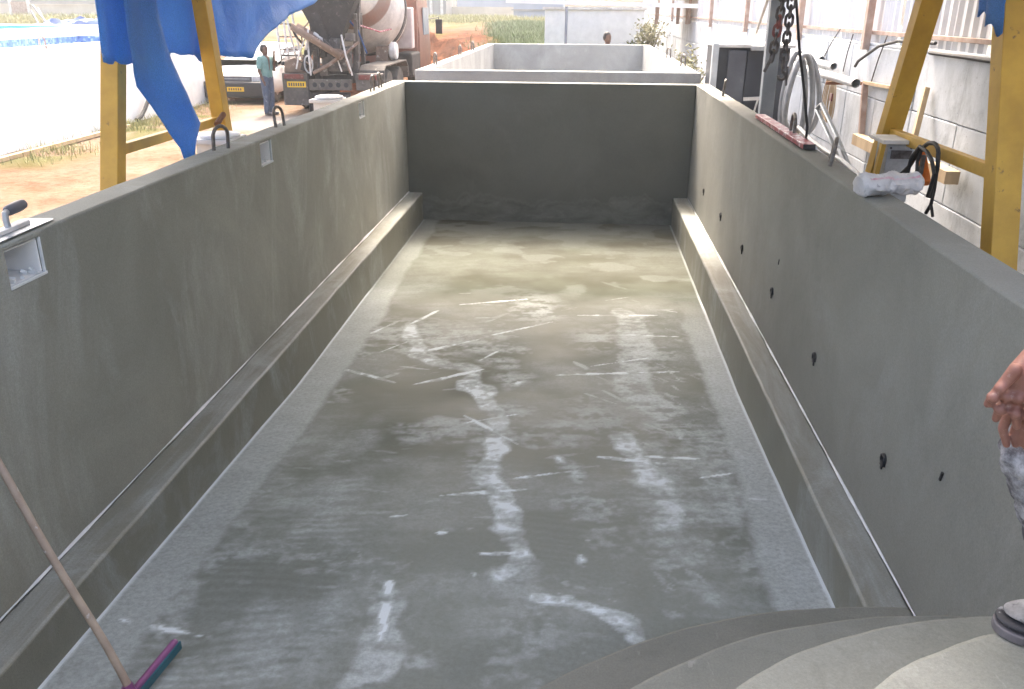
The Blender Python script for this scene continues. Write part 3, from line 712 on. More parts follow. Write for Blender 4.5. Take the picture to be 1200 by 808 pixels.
# black cable clipped under the rail and short hose with brass end sticking out of the wall
mb = MB(); a, b = at(1002, 78, 'x', 3.45), at(1058, 50, 'x', 3.52)
tag(MB().tube([a, a+V(0,-.10,.07), (a+b)/2+V(0,0,.10), b+V(0,.15,.01), b+V(.05,-.8,.02)], .018, 8).build('black_hose', 'black_rubber', None, True), 'short black hose with a metal end hanging off the corrugated fence', 'hose')
tag(MB().tube([at(1090, 62, 'x', 3.545), at(1130, 67, 'x', 3.545), at(1180, 74, 'x', 3.545), at(1260, 90, 'x', 3.545)], .022, 8).build('conduit', 'black_rubber', None, True), 'dark conduit running along the top of the concrete wall behind the yellow legs', 'conduit')
for k, (px, py, qx, qy) in enumerate([(988,84,1000,40), (1021,96,1040,42), (966,66,985,34)]):
    tag(MB().tube([at(px,py,'x',3.555), at((px+qx)/2-1,(py+qy)/2,'x',3.55), at(qx,qy,'x',3.545)], .008, 6).build('tie_wire', 'chain_steel', None, True),
        ['thin steel wire on the concrete wall above the long pipe end', 'thin steel wire on the concrete wall above the timber frame', 'thin steel wire on the concrete wall above the hose coil'][k], 'wire', 'wires on the yard wall')
# timber formwork left on the wall
tf = thing('formwork_frame', 'weathered timber frame with ledge fixed to the yard wall beside the yellow leg', 'frame', (XW-.05, 11, 0))
def TF(p, q, w, h, n, mat='wood'):
    o = MB().beam(p, q, w, h, (1,0,0)).build(n, mat, tf, bevel=.004); o.location = (-(XW-.05), -11, 0)
TF(at(1014,98,'x',3.52), at(1009,160,'x',3.52), .06, .07, 'stile', 'rust_pale'); TF(at(1013,97,'x',3.525), at(1052,104,'x',3.525), .04, .05, 'rail')
TF(at(1004,163,'x',3.47), at(1036,178,'x',3.47), .13, .12, 'ledge'); 
tag(MB().beam(at(1072,160,'x',3.40), at(1086,104,'x',3.52), .07, .05, (1,0,0)).build('timber_plank', 'wood', None, bevel=.004), 'pale timber plank leaning on the yard wall behind the far yellow leg', 'plank')
tag(MB().beam(at(1092,197,'x',3.44), at(1116,209,'x',3.44), .12, .13, (1,0,0)).build('timber_block', 'wood', None, bevel=.004), 'short timber block fixed low on the yard wall between the yellow legs', 'block')
# pipes on wall brackets
for k, (px, py, r, l) in enumerate([(1003,98,.052,7.5), (977,78,.045,6), (963,70,.045,5)]):
    x = 3.2 if k == 0 else 3.3+.08*k
    e = at(px, py, 'x', x)
    mb = MB(); mb.tube([e, e+V(0,.02,0), e+V(0, l, .03)], r, 16, False)
    mb.tube([e+V(0,.001,0), e+V(0, l, .03)], r*.86, 16, False)
    tag(mb.build('long_pipe', 'pvc', None, True), ['longest pale grey pipe end, lowest of the three on wall brackets', 'middle one of the three pale pipes on wall brackets', 'rearmost of the three pale pipes on wall brackets'][k], 'pipe', 'pipes on brackets along the yard wall')
for k, y in enumerate((11.6, 14.4)):
    tag(MB().beam((3.57, y, 1.535), (3.10, y, 1.535), .04, .035).build('pipe_bracket', 'rust', None), ['rusty bracket under the pale pipes near their open ends', 'rusty bracket under the pale pipes by the black cabinet'][k], 'bracket', 'brackets under the pipes')
# hose coil hanging from the pipes
hc = thing('hose_coil', 'thick grey hose hanging in loops below the pale pipes', 'hose', (2.95, 10.4, 0))
cen = at(938, 112, 'y', 10.6)
for k, (w, h, dx, dz) in enumerate([(.16,.50,0,0), (.20,.46,.05,.03), (.13,.54,-.03,-.02)]):
    pts = [cen+V(dx+w*sin(2*pi*i/36)*(1-.25*cos(2*pi*i/36)), .09*k+.06*sin(2*pi*i/36+k), dz+h*cos(2*pi*i/36)-.05) for i in range(36)]
    o = MB().tube(pts, .032, 9, closed=True).build('loop', 'grey_hose', hc, True); o.location = (-2.95, -10.4, 0)
# coil of pale cord with red tag
cc = thing('cord_coil', 'loose coil of cream cord with a red tag hung on the yard wall', 'cord', (3.5, 11.6, 0))
cen = at(975, 116, 'x', 3.5)
for k in range(6):
    w, h = .13+.03*rnd.random()+.012*k, .30+.05*rnd.random()
    pts = [cen+V(-.01*k, w*sin(2*pi*i/28)*(1-.35*cos(2*pi*i/28))+.02*k, h*cos(2*pi*i/28)) for i in range(28)]
    o = MB().tube(pts, .008, 6, closed=True).build('loop', 'wood', cc, True); o.location = (-3.5, -11.6, 0)
a = at(974, 114, 'x', 3.42); o = MB().box((a.x-.01, a.y-.05, a.z-.05), (a.x+.01, a.y+.05, a.z+.05)).build('tag', 'red_lamp', cc); o.location = (-3.5, -11.6, 0)
# dark steel cabinet behind the pool wall
cb = thing('steel_cabinet', 'black steel cabinet, top coloured whitish for strong daylight, standing beyond the right pool wall', 'cabinet', (1.95, 11.6, G))
def CB(mb, n, m, **k):
    o = mb.build(n, m, cb, **k); o.location = (-1.95, -11.6, -G); return o
CB(MB().box((1.68, 11.32, G), (2.55, 12.35, 1.96)), 'body', 'dark_panel', bevel=.006)
CB(MB().box((1.66, 11.28, 1.963), (2.60, 12.4, 2.0)), 'top', 'white_dirty', bevel=.004)  # blown-out daylight on the top put into its whitish colour
CB(MB().box((1.60, 11.26, G), (1.675, 11.36, 2.01)), 'corner_post', 'pvc', bevel=.004)
CB(MB().box((1.80, 11.295, .3), (2.02, 11.318, 1.93)), 'door_panel', 'mid_panel', bevel=.003)
CB(MB().box((2.03, 11.288, .3), (2.24, 11.318, 1.93)), 'door_panel', 'dark_panel', bevel=.003)
CB(MB().box((2.06, 11.24, 1.93), (2.34, 11.315, 1.985)), 'lamp_housing', 'galv', bevel=.004)
CB(MB().beam((2.02, 11.22, 1.36), (2.24, 11.24, 1.37), .03, .04), 'bracket', 'white_dirty')
CB(MB().tube([(2.20, 11.2, 1.38), (2.12, 11.2, 1.02)], .012, 6), 'brace', 'white_dirty')
# steel post with brace
a, b = at(912, -12, 'y', 9.0), at(897, 132, 'y', 9.0)
d = (b-a)/(a.z-b.z); a = a - d*1.2
mb = MB(); foot = Vector((b.x+d.x*(b.z-G), 9.0, G)); mb.beam(a, foot, .13, .11, (0,1,0)); sp = mb.build('post_tube', 'grey_steel', None, bevel=.006)
tp = thing('steel_post', 'leaning blue-grey steel post behind the hanging chains', 'post', foot)
sp.parent = tp; sp.location = -foot
o = MB().box((-.12,-.12,0), (.12,.12,.012)).build('base_plate', 'grey_steel', tp)
a1, b1 = at(910, -30, 'y', 9.05), at(885, 42, 'y', 11.3)
o = MB().tube([a1, b1], .018, 6).build('stay_bar', 'white_dirty', tp, True); o.location = -foot
# ================================================================ YELLOW GANTRY + CHAINS
ga = thing('gantry_frame', 'yellow painted steel gantry straddling the pool on two splayed leg pairs', 'gantry', (-.2, 5.45, G))
def GA(mb, n, m='yellow_paint', **k):
    o = mb.build(n, m, ga, **k); o.location = (.2, -5.45, -G); return o
AP = 4.05
def leg(x, p, q, w, h):
    """p, q: two photo pixels along the leg's middle on plane x"""
    a, b = at(*p, 'x', x), at(*q, 'x', x); d = (b-a)/(b.z-a.z)
    t = a + d*(AP-a.z); f = a + d*(G+.02-a.z)
    GA(MB().beam(f, t, w, h, (0,1,0)), 'leg', bevel=.005)
    GA(MB().box((f.x-.14, f.y-.14, G), (f.x+.14, f.y+.14, G+.019)), 'foot_plate')
    return f, t
XGl, XGr = -2.65, 2.2
l1 = leg(XGl, (132.5,215), (133,75), .105, .095); l2 = leg(XGl, (261,150), (236,0), .10, .11)
r1 = leg(XGr, (1170,300), (1187,0), .135, .13); r2 = leg(XGr, (1042,155), (1089,0), .135, .12)
def bar(x, p, q, w, h):
    GA(MB().beam(at(*p,'x',x), at(*q,'x',x), w, h), 'cross_bar', bevel=.004)
bar(XGl-.0, (142,175), (254,142), .05, .06); bar(XGr, (1046,157), (1166,203), .05, .075)
GA(MB().tube([at(254,146,'x',XGl+.06), at(262,134,'x',XGl+.06)], .02, 8), 'pivot', 'rust')
yc = 5.45
GA(MB().box((XGl-.25, yc-.42, AP), (XGl+.25, yc+.62, AP+.12)), 'head_plate'); GA(MB().box((XGr-.25, yc-.42, AP), (XGr+.25, yc+.42, AP+.12)), 'head_plate')
GA(MB().box((XGl-.3, yc-.10, AP+.122), (XGr+.3, yc+.10, AP+.16)).box((XGl-.3, yc-.012, AP+.16), (XGr+.3, yc+.012, AP+.36)).box((XGl-.3, yc-.10, AP+.36), (XGr+.3, yc+.10, AP+.40)), 'girder')
for x in (-3.6, -1.2, 1.0, 3.2):
    GA(MB().beam((x, 2.4, 3.36), (x, yc, AP+.455), .05, .09).beam((x, yc, AP+.455), (x, 9.45, 3.02), .05, .09), 'purlin')
# chains from the girder
link0 = None
def make_chain(name, label, top, bot, mat, L=.068, w=.042, r=.0085):
    global link0
    t = thing(name, label, 'chain', bot, group='lifting chains hanging over the right pool wall')
    d = (top-bot); n = int(d.length/(L-.021)); q = d.to_track_quat('Z', 'Y')
    if link0 is None:
        s_ = (L-w)/2; pts = [(w/2*cos(a), 0, s_+w/2*sin(a)) for a in [pi*k/8 for k in range(9)]]+[(w/2*cos(a), 0, -s_+w/2*sin(a)) for a in [pi+pi*k/8 for k in range(9)]]
        link0 = MB().tube(pts, r, 8, closed=True).build('link', 'chain_steel', t, True); ob = link0; first = True
    for k in range(n):
        if k == 0 and link0.parent is t: c = link0
        else: c = link0.copy(); COL.objects.link(c); c.parent = t
        c.location = d*(k/n); c.rotation_mode = 'QUATERNION'; from mathutils import Quaternion
        c.rotation_quaternion = q @ Quaternion((0,0,1), (pi/2)*(k % 2)+rnd.uniform(-.25,.25))
        if mat == 'red' and 3 <= k <= 4:
            c.data = c.data.copy(); c.data.materials[0] = M['chain_red']
    return t
c1b, c1t = at(905, 66, 'y', 5.45), at(917.5, 0, 'y', 5.45); dd = (c1t-c1b)/(c1t.z-c1b.z); c1t = c1b+dd*(AP+.1-c1b.z)
c2b, c2t = at(918, 74, 'y', 5.47), at(928, 0, 'y', 5.47); dd = (c2t-c2b)/(c2t.z-c2b.z); c2t = c2b+dd*(AP+.1-c2b.z)
ch1 = make_chain('hoist_chain', 'left strand of hanging steel chain with two reddish links', c1t, c1b, 'red')
ch2 = make_chain('hoist_chain', 'right strand of hanging steel chain ending in an open hook', c2t, c2b, 'steel')
pts = [V(0,0,0), V(0,0,-.05)]+[V(-.028+.028*cos(t), 0, -.075-.035*sin(t)) for t in [pi*k/10*1.35 for k in range(11)]]
pts = [V(0,0,.02), V(0,0,-.03)]+[V(.022*sin(t), 0, -.052-.022+.022*cos(t)) for t in [pi*1.55*k/14 for k in range(15)]]
MB().tube(pts, .009, 8).build('hook', 'chain_steel', ch2, True)
MB().tube([V(.028,0,-.02), V(.03,0,-.13)], .007, 6).build('shank', 'chain_steel', ch2, True)
MB().tube([V(0,0,0), V(-.02,0,-.05), V(-.035,.01,-.09)], .010, 8).build('end_link', 'chain_steel', ch1, True)
a, b, c_ = at(933, 0, 'y', 5.6), at(937, 60, 'y', 5.6), at(946, 150, 'y', 5.6)
tag(MB().tube([a+(a-b)*3.9, a, b, (b+c_)/2+V(.004,0,0), c_, c_+V(.015,.05,-.12)], .0085, 8).build('control_cable', 'black_rubber', None, True), 'black control cable hanging just right of the chains', 'cable')
# ================================================================ BLUE TARP
tarp = thing('blue_tarp', 'torn blue tarpaulin slung over the yellow gantry, hanging in ragged flaps', 'tarp', (XGl, 5.4, 2.4))
def TP(mb, n, th=.004):
    o = mb.build(n, 'tarp_blue', tarp, True); o.location = (-XGl, -5.4, -2.4)
    s_ = o.modifiers.new('t', 'SOLIDIFY'); s_.thickness = th; return o
def resample(pl, n):
    L = [0]
    for a, b in zip(pl[:-1], pl[1:]): L.append(L[-1]+(b-a).length)
    out = []
    for i in range(n):
        s_ = L[-1]*i/(n-1); k = max(j for j in range(len(L)-1) if L[j] <= s_+1e-9)
        out.append(pl[k].lerp(pl[k+1], (s_-L[k])/max(1e-9, L[k+1]-L[k])))
    return out
def flap(lp, rp, x, seed, amp=.05, up=3.95, rag=.03, bow=0.0, rows=34, cols=22):
    A = [at(*p, 'x', x) for p in lp]; B = [at(*p, 'x', x) for p in rp]
    A = [Vector((x, A[0].y-.05, up))]+A; B = [Vector((x, B[0].y+.05, up))]+B
    A, B = resample(A, rows), resample(B, rows); mb = MB()
    for i in range(rows):
        for j in range(cols):
            u = j/(cols-1); p = A[i].lerp(B[i], u); wv = (B[i]-A[i]).length
            fold = amp*(sin(u*9+seed+.8*sin(i*.15+seed))*min(1, wv/.5)+1.6*fb(p.y*1.6, p.z*.7, 1.0, 3, seed))
            edge = (u*(1-u)*4)
            q = p+V(fold+bow*edge, rag*fb(p.z*5, seed, 1, 3, seed)*(1-edge), (rag*1.6*fb(u*2.6, seed, 1.3, 2, seed+2) if i == rows-1 else 0))
            mb.v.append(tuple(q))
    for i in range(rows-1):
        for j in range(cols-1): k = i*cols+j; mb.f.append((k, k+1, k+cols+1, k+cols))
    return TP(mb, 'flap')
flap([(106,-30),(109,0),(113,38),(119,73)], [(150,-30),(152,10),(154,40),(157,77)], XGl+.13, 1, .012, rag=.012)
flap([(140,-30),(146,0),(151,60),(156,98),(190,148),(214,183)], [(182,-30),(181,10),(196,65),(208,89),(235,145),(218,185)], XGl+.24, 2, .022, bow=.05)
flap([(160,-30),(164,0),(196,61),(203,67)], [(250,-30),(243,0),(240,40),(236,66)], XGl-.10, 3, .022, rag=.03)
flap([(228,-30),(232,0),(240,30),(258,66)], [(400,-30),(372,0),(345,15),(322,30),(304,48),(293,68)], XGl-.16, 4, .025, rag=.018)
flap([(1150,-30),(1147,0),(1145,22)], [(1185,-30),(1178,0),(1176,30)], XGr-.10, 6, .02, rag=.05)
# unseen sheet added overhead, extent and translucency set for the shade in the pool
mb = MB(); nx, ny = 40, 60
for j in range(ny):
    y = 2.3 + 7.25*j/(ny-1)
    for i in range(nx):
        x = -3.9 + 7.4*i/(nx-1)
        z = AP+.515-abs(y-5.45)*.3575
        sag = -.06*abs(sin((x+3.6)/2.35*pi))*(.6+.4*sin(y*1.3)) + .02*fb(x, y, 1.2, 3, 5)
        mb.v.append((x, y, z+sag))
for j in range(ny-1):
    for i in range(nx-1): k = j*nx+i; mb.f.append((k, k+1, k+nx+1, k+nx))
cano = TP(mb, 'shade_canopy'); cano.data.materials[0] = M['pale_sheet']; cano['label'] = 'unseen pale translucent sheet added overhead to shade the pool'
# ================================================================ ELECTRICAL BOX, CABLES, ORANGE HOOK ON THE RIGHT GANTRY LEG
eb = thing('switch_box', 'grey switch box in a yellow bracket hung on the right gantry leg', 'switch box', (2.1, 6.1, 1.3))
def EB(mb, n, m, **k):
    o = mb.build(n, m, eb, **k); o.location = (-2.1, -6.1, -1.3); return o
c = at(1030, 207, 'y', 6.0); tl = at(1037, 165, 'y', 6.0); tr = at(1072, 168, 'y', 6.0)
EB(MB().box((tl.x+.02, 5.98, 1.18), (tr.x, 6.20, tl.z-.02)), 'box', 'galv', bevel=.006)
EB(MB().beam((tl.x-.045, 5.99, 1.15), (tl.x-.01, 5.99, tl.z), .03, .05, (0,1,0)), 'bracket_side', 'yellow_paint', bevel=.003)
EB(MB().box((tl.x-.03, 5.93, tl.z-.015), (tr.x+.03, 6.22, tl.z+.012)), 'bracket_top', 'white_dirty', bevel=.003)
EB(MB().box((tl.x+.045, 5.968, tl.z-.115), (tr.x-.02, 5.978, tl.z-.06)), 'name_plate', 'chain_steel')
for x in (tl.x+.04, tr.x-.025): EB(MB().lathe([(.007,0),(.007,.006)], Matrix.Translation((x, 5.98, tl.z-.045)) @ Matrix.Rotation(pi/2, 4, 'X'), 8), 'screw', 'chain_steel')
EB(MB().beam((tr.x+.02, 6.05, tl.z+.0), (2.2, 6.02, tl.z+.03), .04, .03), 'bracket_arm', 'yellow_paint')
cbx = thing('cable_bundle', 'looped black cables hanging over the right cross bar', 'cable', at(1092, 168, 'x', XGr-.06))
org = cbx.location.copy()
def pl(ps, x): return [at(a_, b_, 'x', x)-org for a_, b_ in ps]
for k, (ps, x, r) in enumerate([([(1052,208),(1066,195),(1078,176),(1088,168),(1096,168),(1100,176),(1099,195),(1094,215),(1090,232)], 2.10, .013),
    ([(1062,208),(1068,185),(1078,172),(1086,178),(1092,188),(1095,205),(1090,222),(1087,231)], 2.07, .012),
    ([(1099,180),(1098,200),(1095,222),(1091,240),(1085,250)], 2.12, .011), ([(1091,240),(1093,254)], 2.12, .009), ([(1074,208),(1075,190),(1080,176)], 2.09, .011)]):
    MB().tube(resample(pl(ps, x), 26), r, 8).build('cable', 'black_rubber', cbx, True)
a = at(1080, 180, 'x', 2.16); b = at(1086, 216, 'x', 2.16)
oh = thing('orange_tool', 'bright orange plastic tool hanging among the black cables', 'tool', b)
MB().beam(V(0,0,0), a-b+V(0,-.02,-.02), .045, .05, (0,1,0)).build('handle', 'orange_plastic', oh, bevel=.012)
MB().beam(a-b+V(0,-.02,-.018), a-b+V(0,.04,.03), .04, .045, (0,1,0)).build('head', 'orange_plastic', oh, bevel=.01)
MB().beam(V(-.03,.05,.03), V(-.03,.05,.17), .02, .03, (0,1,0)).build('insert', 'chain_steel', oh)
# ================================================================ THINGS ON THE RIGHT WALL TOP
# red straightedge
a, b = V(1.395, 6.96, HW+.004), V(1.385, 5.36, HW+.004)
sg = thing('straightedge', 'red and white plasterer\'s straightedge lying on the right wall top', 'straightedge', a)
MB().beam(V(0,0,.016), b-a+V(0,0,.016), .075, .030).build('rail', 'red_paint', sg, bevel=.003)
MB().beam(V(.042,0,.008), b-a+V(.042,0,.008), .012, .016).build('edge', 'galv', sg)
MB().box((-.036,-.006,.001), (.036,0,.031), Matrix.Translation(b-a+V(0,-.001,0))).build('end_cap', 'black_rubber', sg)
# plaster sack rolled up
sk = MB(); n_, m_ = 60, 36
p0, p1 = V(1.265, 3.97, HW+.05), V(1.555, 4.05, HW+.055)
ax = (p1-p0).normalized(); up = V(0,0,1); sd = ax.cross(up).normalized()
L_ = (p1-p0).length
def sack_pt(t, th, off=0.0):
    c = p0.lerp(p1, t); rr = .052*(1-.30*max(0, (abs(t-.5)-.40)/.10)**2)+off
    w = 1+.20*fb(t*3.5+cos(th)*.8, sin(th)*1.1, 1, 3, 9)+.10*fb(t*13, cos(th)*1.6+sin(th)*2.3, 1, 3, 4)+.03*fb(t*40, th*3, 1, 2, 2)
    return c+sd*cos(th)*rr*1.15*w+up*max(-.049, sin(th)*rr*w)
for i in range(n_+1):
    for j in range(m_): sk.v.append(tuple(sack_pt(i/n_, 2*pi*j/m_)))
for i in range(n_):
    for j in range(m_): k = (j+1) % m_; sk.f.append((i*m_+j, i*m_+k, i*m_+m_+k, i*m_+m_+j))
sk.f += [tuple(range(m_)), tuple(n_*m_+j for j in range(m_))]
so_ = thing('plaster_sack', 'crumpled white plastic sack rolled up on the right wall top', 'sack', (1.4, 4.05, HW))
o = sk.build('roll', 'sack', so_, True); o.location = (-1.4, -4.05, -HW)
cam_side = 0.0 if sd.y < 0 else pi                    # the print runs along the upper near side
mb = MB()
for i in range(41):
    t = .10+.80*i/40
    for k in (.62, .80): mb.v.append(tuple(sack_pt(t, cam_side+(k if cam_side == 0 else -k)+.05*sin(t*9), .0022)))
for i in range(40): mb.f.append((2*i, 2*i+1, 2*i+3, 2*i+2))
o = mb.build('print', 'sack_print', so_, True); o.location = (-1.4, -4.05, -HW)
# handle of a trolley and hose by the wall
tr_ = thing('trolley_handle', 'shiny tubular trolley handle standing behind the right wall top', 'trolley', (1.75, 5.6, G))
for k, (ps, x, r) in enumerate([([(957,128),(972,160),(984,190)], 1.80, .016), ([(963,122),(980,158),(994,192)], 1.80, .016)]):
    q = [at(a_, b_, 'x', x) for a_, b_ in ps]; q.append(Vector((x+.02, q[-1].y-.05, G+.1)))
    o = MB().tube(q, r, 8).build('tube', 'galv', tr_, True); o.location = (-1.75, -5.6, -G)
q0, q1 = at(957,128,'x',1.80), at(963,122,'x',1.80)
o = MB().tube([q0, q1], .016, 8).build('grip', 'galv', tr_, True); o.location = (-1.75, -5.6, -G)
for k, y in enumerate((4.7, 4.95)):
    o = MB().lathe([(.02,-.03),(.1,-.03),(.11,0),(.1,.03),(.02,.03)], Matrix.Translation((1.80, y, G+.11)) @ Matrix.Rotation(pi/2, 4, 'Y'), 16).build('wheel', 'black_rubber', tr_, True); o.location = (-1.75, -5.6, -G)
hs = [at(a_, b_, 'x', 1.58) for a_, b_ in [(936,150),(950,165),(968,178),(985,188),(1003,203),(1018,216)]]
tag(MB().tube([hs[0]+V(.1,.5,-.4)]+hs+[hs[-1]+V(.03,-.3,-.25)], .017, 10).build('white_hose', 'white_plastic', None, True), 'thin white hose running along behind the right pool wall', 'hose')
# ================================================================ TROWEL ON THE LEFT WALL
tw = thing('plastering_trowel', 'steel plastering trowel with dark cylindrical handle on the left wall top', 'trowel', (XL-.075, 3.0, HW+.004))
mb = MB(); bl = [(-.06,-.20),(.055,-.20),(.06,.16),(.052,.175),(-.045,.17),(-.06,.15)]
mb.prism(bl, Matrix.Identity(4), .003); mb.build('blade', 'galv', tw)
MB().beam(V(0,-.15,.011), V(0,.08,.011), .032, .016).build('mount', 'white_dirty', tw, bevel=.003)
MB().tube([V(0,-.04,.015), V(.0,-.045,.045), V(0,-.042,.07), V(0,-.02,.076)], .012, 8).build('shank', 'galv', tw, True)
MB().lathe([(.013,0),(.019,.008),(.021,.05),(.021,.09),(.018,.112),(.010,.118)], Matrix.Translation((0,-.03,.075)) @ Matrix.Rotation(-pi/2+.04, 4, 'X'), 16).build('handle', 'mid_panel', tw, True)
tw.rotation_euler = (0, 0, .06); tw.location.y = 2.99
# ================================================================ SQUEEGEE IN THE POOL
fz = float(floor_z(np.array([2.4]))[0])
h0 = at(207, 753, 'z', fz+.05); h1 = at(150, 822, 'z', fz+.05); hm = h0.lerp(h1, .75)
sq = thing('floor_squeegee', 'purple and teal floor squeegee on a long wooden pole in the near left', 'squeegee', (hm.x, hm.y, fz))
d = (h1-h0).normalized(); nrm = V(-d.y, d.x, 0)
far_end = h0-hm; near_end = (h1-h0)*1.4+far_end
far_end.z = near_end.z = 0
MB().beam(far_end+V(0,0,.058), near_end+V(0,0,.058), .026, .030).build('head', 'purple_plastic', sq, bevel=.012)
MB().beam(far_end-nrm*-.017+V(0,0,.044), near_end-nrm*-.017+V(0,0,.044), .007, .036).build('rubber_blade', 'teal_plastic', sq, bevel=.003)
hs0 = at(150, 806, 'z', fz+.10)-Vector((hm.x, hm.y, fz)); top = at(0, 545, 'x', -1.85)-Vector((hm.x, hm.y, fz)); dr = (top-hs0)
hs0 = hs0-dr.normalized()*.05
MB().tube([hs0+dr*t+V(.006*sin(t*5), .004*sin(t*8), 0) for t in [k/12*1.52 for k in range(13)]], [.0135-.0015*k/12 for k in range(13)], 10).build('pole', 'wood_pole', sq, True)
MB().tube([hs0-dr.normalized()*.05, hs0+dr.normalized()*.06], .02, 10).build('socket', 'purple_plastic', sq, True)

# ================================================================ PEOPLE
def capsules(caps, name, mat, parent, voxel, smooth=4, loc=None):
    mb = MB()
    for p, r0, q, r1 in caps:
        p, q = Vector(p), Vector(q); d = (q-p); L = d.length; d = d.normalized() if L > 1e-6 else V(0,0,1)
        if L < 1e-6: L = 1e-4; q = p+d*L
        pts, rs = [], []
        for k in range(5): a = pi/2*(1-k/5); pts.append(p-d*r0*sin(a)); rs.append(max(1e-4, r0*cos(a)))
        for k in range(0, 4): pts.append(p+d*L*k/3); rs.append(r0+(r1-r0)*k/3)
        for k in range(1, 6): a = pi/2*k/5; pts.append(q+d*r1*sin(a)); rs.append(max(1e-4, r1*cos(a)))
        mb.tube(pts, rs, 14)
    o = mb.build(name, mat, parent, False)
    r = o.modifiers.new('remesh', 'REMESH'); r.mode = 'VOXEL'; r.voxel_size = voxel; r.use_smooth_shade = True
    s_ = o.modifiers.new('smooth', 'SMOOTH'); s_.iterations = smooth; s_.factor = .5
    if loc: o.location = loc
    return o
def chain_caps(pts, rs): return [(pts[i], rs[i], pts[i+1], rs[i+1]) for i in range(len(pts)-1)]
# --- worker sitting on the right wall, hands clasped on his knee
wk = thing('person', 'worker in dusty dark trousers sitting on the right wall, hands clasped on knee', 'person', (1.37, 1.4, HW))
OW = Vector((1.37, 1.4, HW))
def w(*p): return Vector(p)-OW
HD = 1.42
def hp(px, py, y=HD): return at(px, py, 'y', y)-OW
kn = at(1219, 533, 'y', 1.53)-OW
ank = w(1.12, 1.57, 1.22)
hipR, hipL = w(1.37, 1.50, 1.715), w(1.37, 1.28, 1.715)
knL, ankL = w(.98, 1.14, 1.66), w(1.10, 1.10, 1.22)
ch, neck, head = w(1.42, 1.38, 2.12), w(1.37, 1.37, 2.30), w(1.33, 1.37, 2.42)
shR, shL = w(1.40, 1.57, 2.18), w(1.40, 1.19, 2.18)
elR = w(1.27, 1.64, 1.90); wrR = hp(1232, 398, 1.46)
elL = w(1.25, 1.12, 1.90); wrL = hp(1236, 425, 1.36)
body = []
body += [(w(1.38,1.40,1.74), .12, w(1.41,1.39,1.95), .13), (w(1.41,1.44,1.95), .12, w(1.41,1.44,2.12), .11), (w(1.41,1.34,1.95), .12, w(1.41,1.34,2.12), .11), (ch, .10, neck, .055), (neck, .052, head, .055)]
body += chain_caps([hipR, (hipR+kn)/2, kn], [.085, .075, .058]) + chain_caps([kn, kn.lerp(ank, .35), ank], [.058, .055, .038])
body += chain_caps([hipL, knL], [.085, .058]) + chain_caps([knL, knL.lerp(ankL, .35), ankL], [.058, .055, .038])
body += chain_caps([ch, shR, elR, wrR], [.09, .06, .042, .028]) + chain_caps([ch, shL, elL, wrL], [.09, .06, .042, .028])
body += [(head+V(-.01,0,.06), .088, head+V(-.01,0,.10), .09), (head+V(-.05,0,.02), .062, head+V(-.06,0,-.01), .045), (head+V(-.095,0,.045), .014, head+V(-.115,0,.025), .016)]
for s in (-1, 1): body += [(head+V(0,s*.088,.05), .018, head+V(.005,s*.095,.07), .02)]
# upper (right) hand: palm then fingers, thumb leaving the palm's near side
pR = [hp(1212,415,1.44), hp(1203,428,1.43)]
for a_, b_ in (((1222,405),(1190,436)), ((1224,410),(1197,441)), ((1228,414),(1206,447)), ((1230,420),(1214,452))):
    body.append((hp(*a_, 1.45), .019, hp(*b_, 1.42), .0145))
FG = [([(1190,434),(1172,455),(1163,466),(1157.5,474)], 1.400), ([(1198,440),(1179,465),(1171.5,480),(1167,491)], 1.413), ([(1208,446),(1194,467),(1190,485),(1191.5,500)], 1.404), ([(1217,451),(1208,472),(1205,486),(1205,496)], 1.418)]
for ps, y in FG:
    body += chain_caps([hp(*p_, y+.006*i) for i, p_ in enumerate(ps)], [.0125, .0098, .0092, .0072])
    for p_ in ps[1:3]: body.append((hp(*p_, y-.002), .0105, hp(p_[0]+.5, p_[1]+1, y-.002), .0100))     # knuckles
body += chain_caps([hp(1222,436,1.40), hp(1219,470,1.38), hp(1214,500,1.38)], [.016, .0125, .009])
# lower (left) hand under it
body.append((hp(1236,440,1.37), .02, hp(1208,480,1.43), .015)); body.append((hp(1238,450,1.38), .02, hp(1216,492,1.44), .015))
for ps, y in [([(1204,474),(1182,486),(1175,502),(1179.5,521)], 1.440), ([(1208,482),(1193,497),(1188,509),(1190,521)], 1.452), ([(1213,490),(1204,503),(1201,515),(1204,526)], 1.444), ([(1219,494),(1215,508),(1215,519),(1217,528)], 1.458)]:
    body += chain_caps([hp(*p_, y+.004*i) for i, p_ in enumerate(ps)], [.0118, .0095, .0088, .0072])
capsules(body, 'body', 'skin', wk, .0036, 2)
tro = chain_caps([hipR, (hipR+kn)/2, kn], [.105, .092, .070]) + chain_caps([kn, kn.lerp(ank, .3), kn.lerp(ank, .7), ank+V(0,0,.03)], [.070, .074, .072, .070])
tro += chain_caps([hipL, knL], [.105, .072]) + chain_caps([knL, knL.lerp(ankL, .5), ankL+V(0,0,.03)], [.072, .074, .070]) + [(w(1.39,1.40,1.73), .13, w(1.41,1.40,1.86), .145), (hipL, .105, hipR, .105)]
o = capsules(tro, 'trousers', 'work_trousers', wk, .009, 3)
tx = bpy.data.textures.new('folds', 'CLOUDS'); tx.noise_scale = .045; dm = o.modifiers.new('folds', 'DISPLACE'); dm.texture = tx; dm.strength = .032; dm.mid_level = .5
sh = [(w(1.39,1.40,1.80), .15, w(1.41,1.40,1.98), .15), (w(1.41,1.45,1.95), .14, w(1.41,1.45,2.12), .13), (w(1.41,1.33,1.95), .14, w(1.41,1.33,2.12), .13)] + chain_caps([ch, shR, elR, elR.lerp(wrR, .25)], [.11, .075, .058, .052]) + chain_caps([ch, shL, elL, elL.lerp(wrL, .25)], [.11, .075, .058, .052])
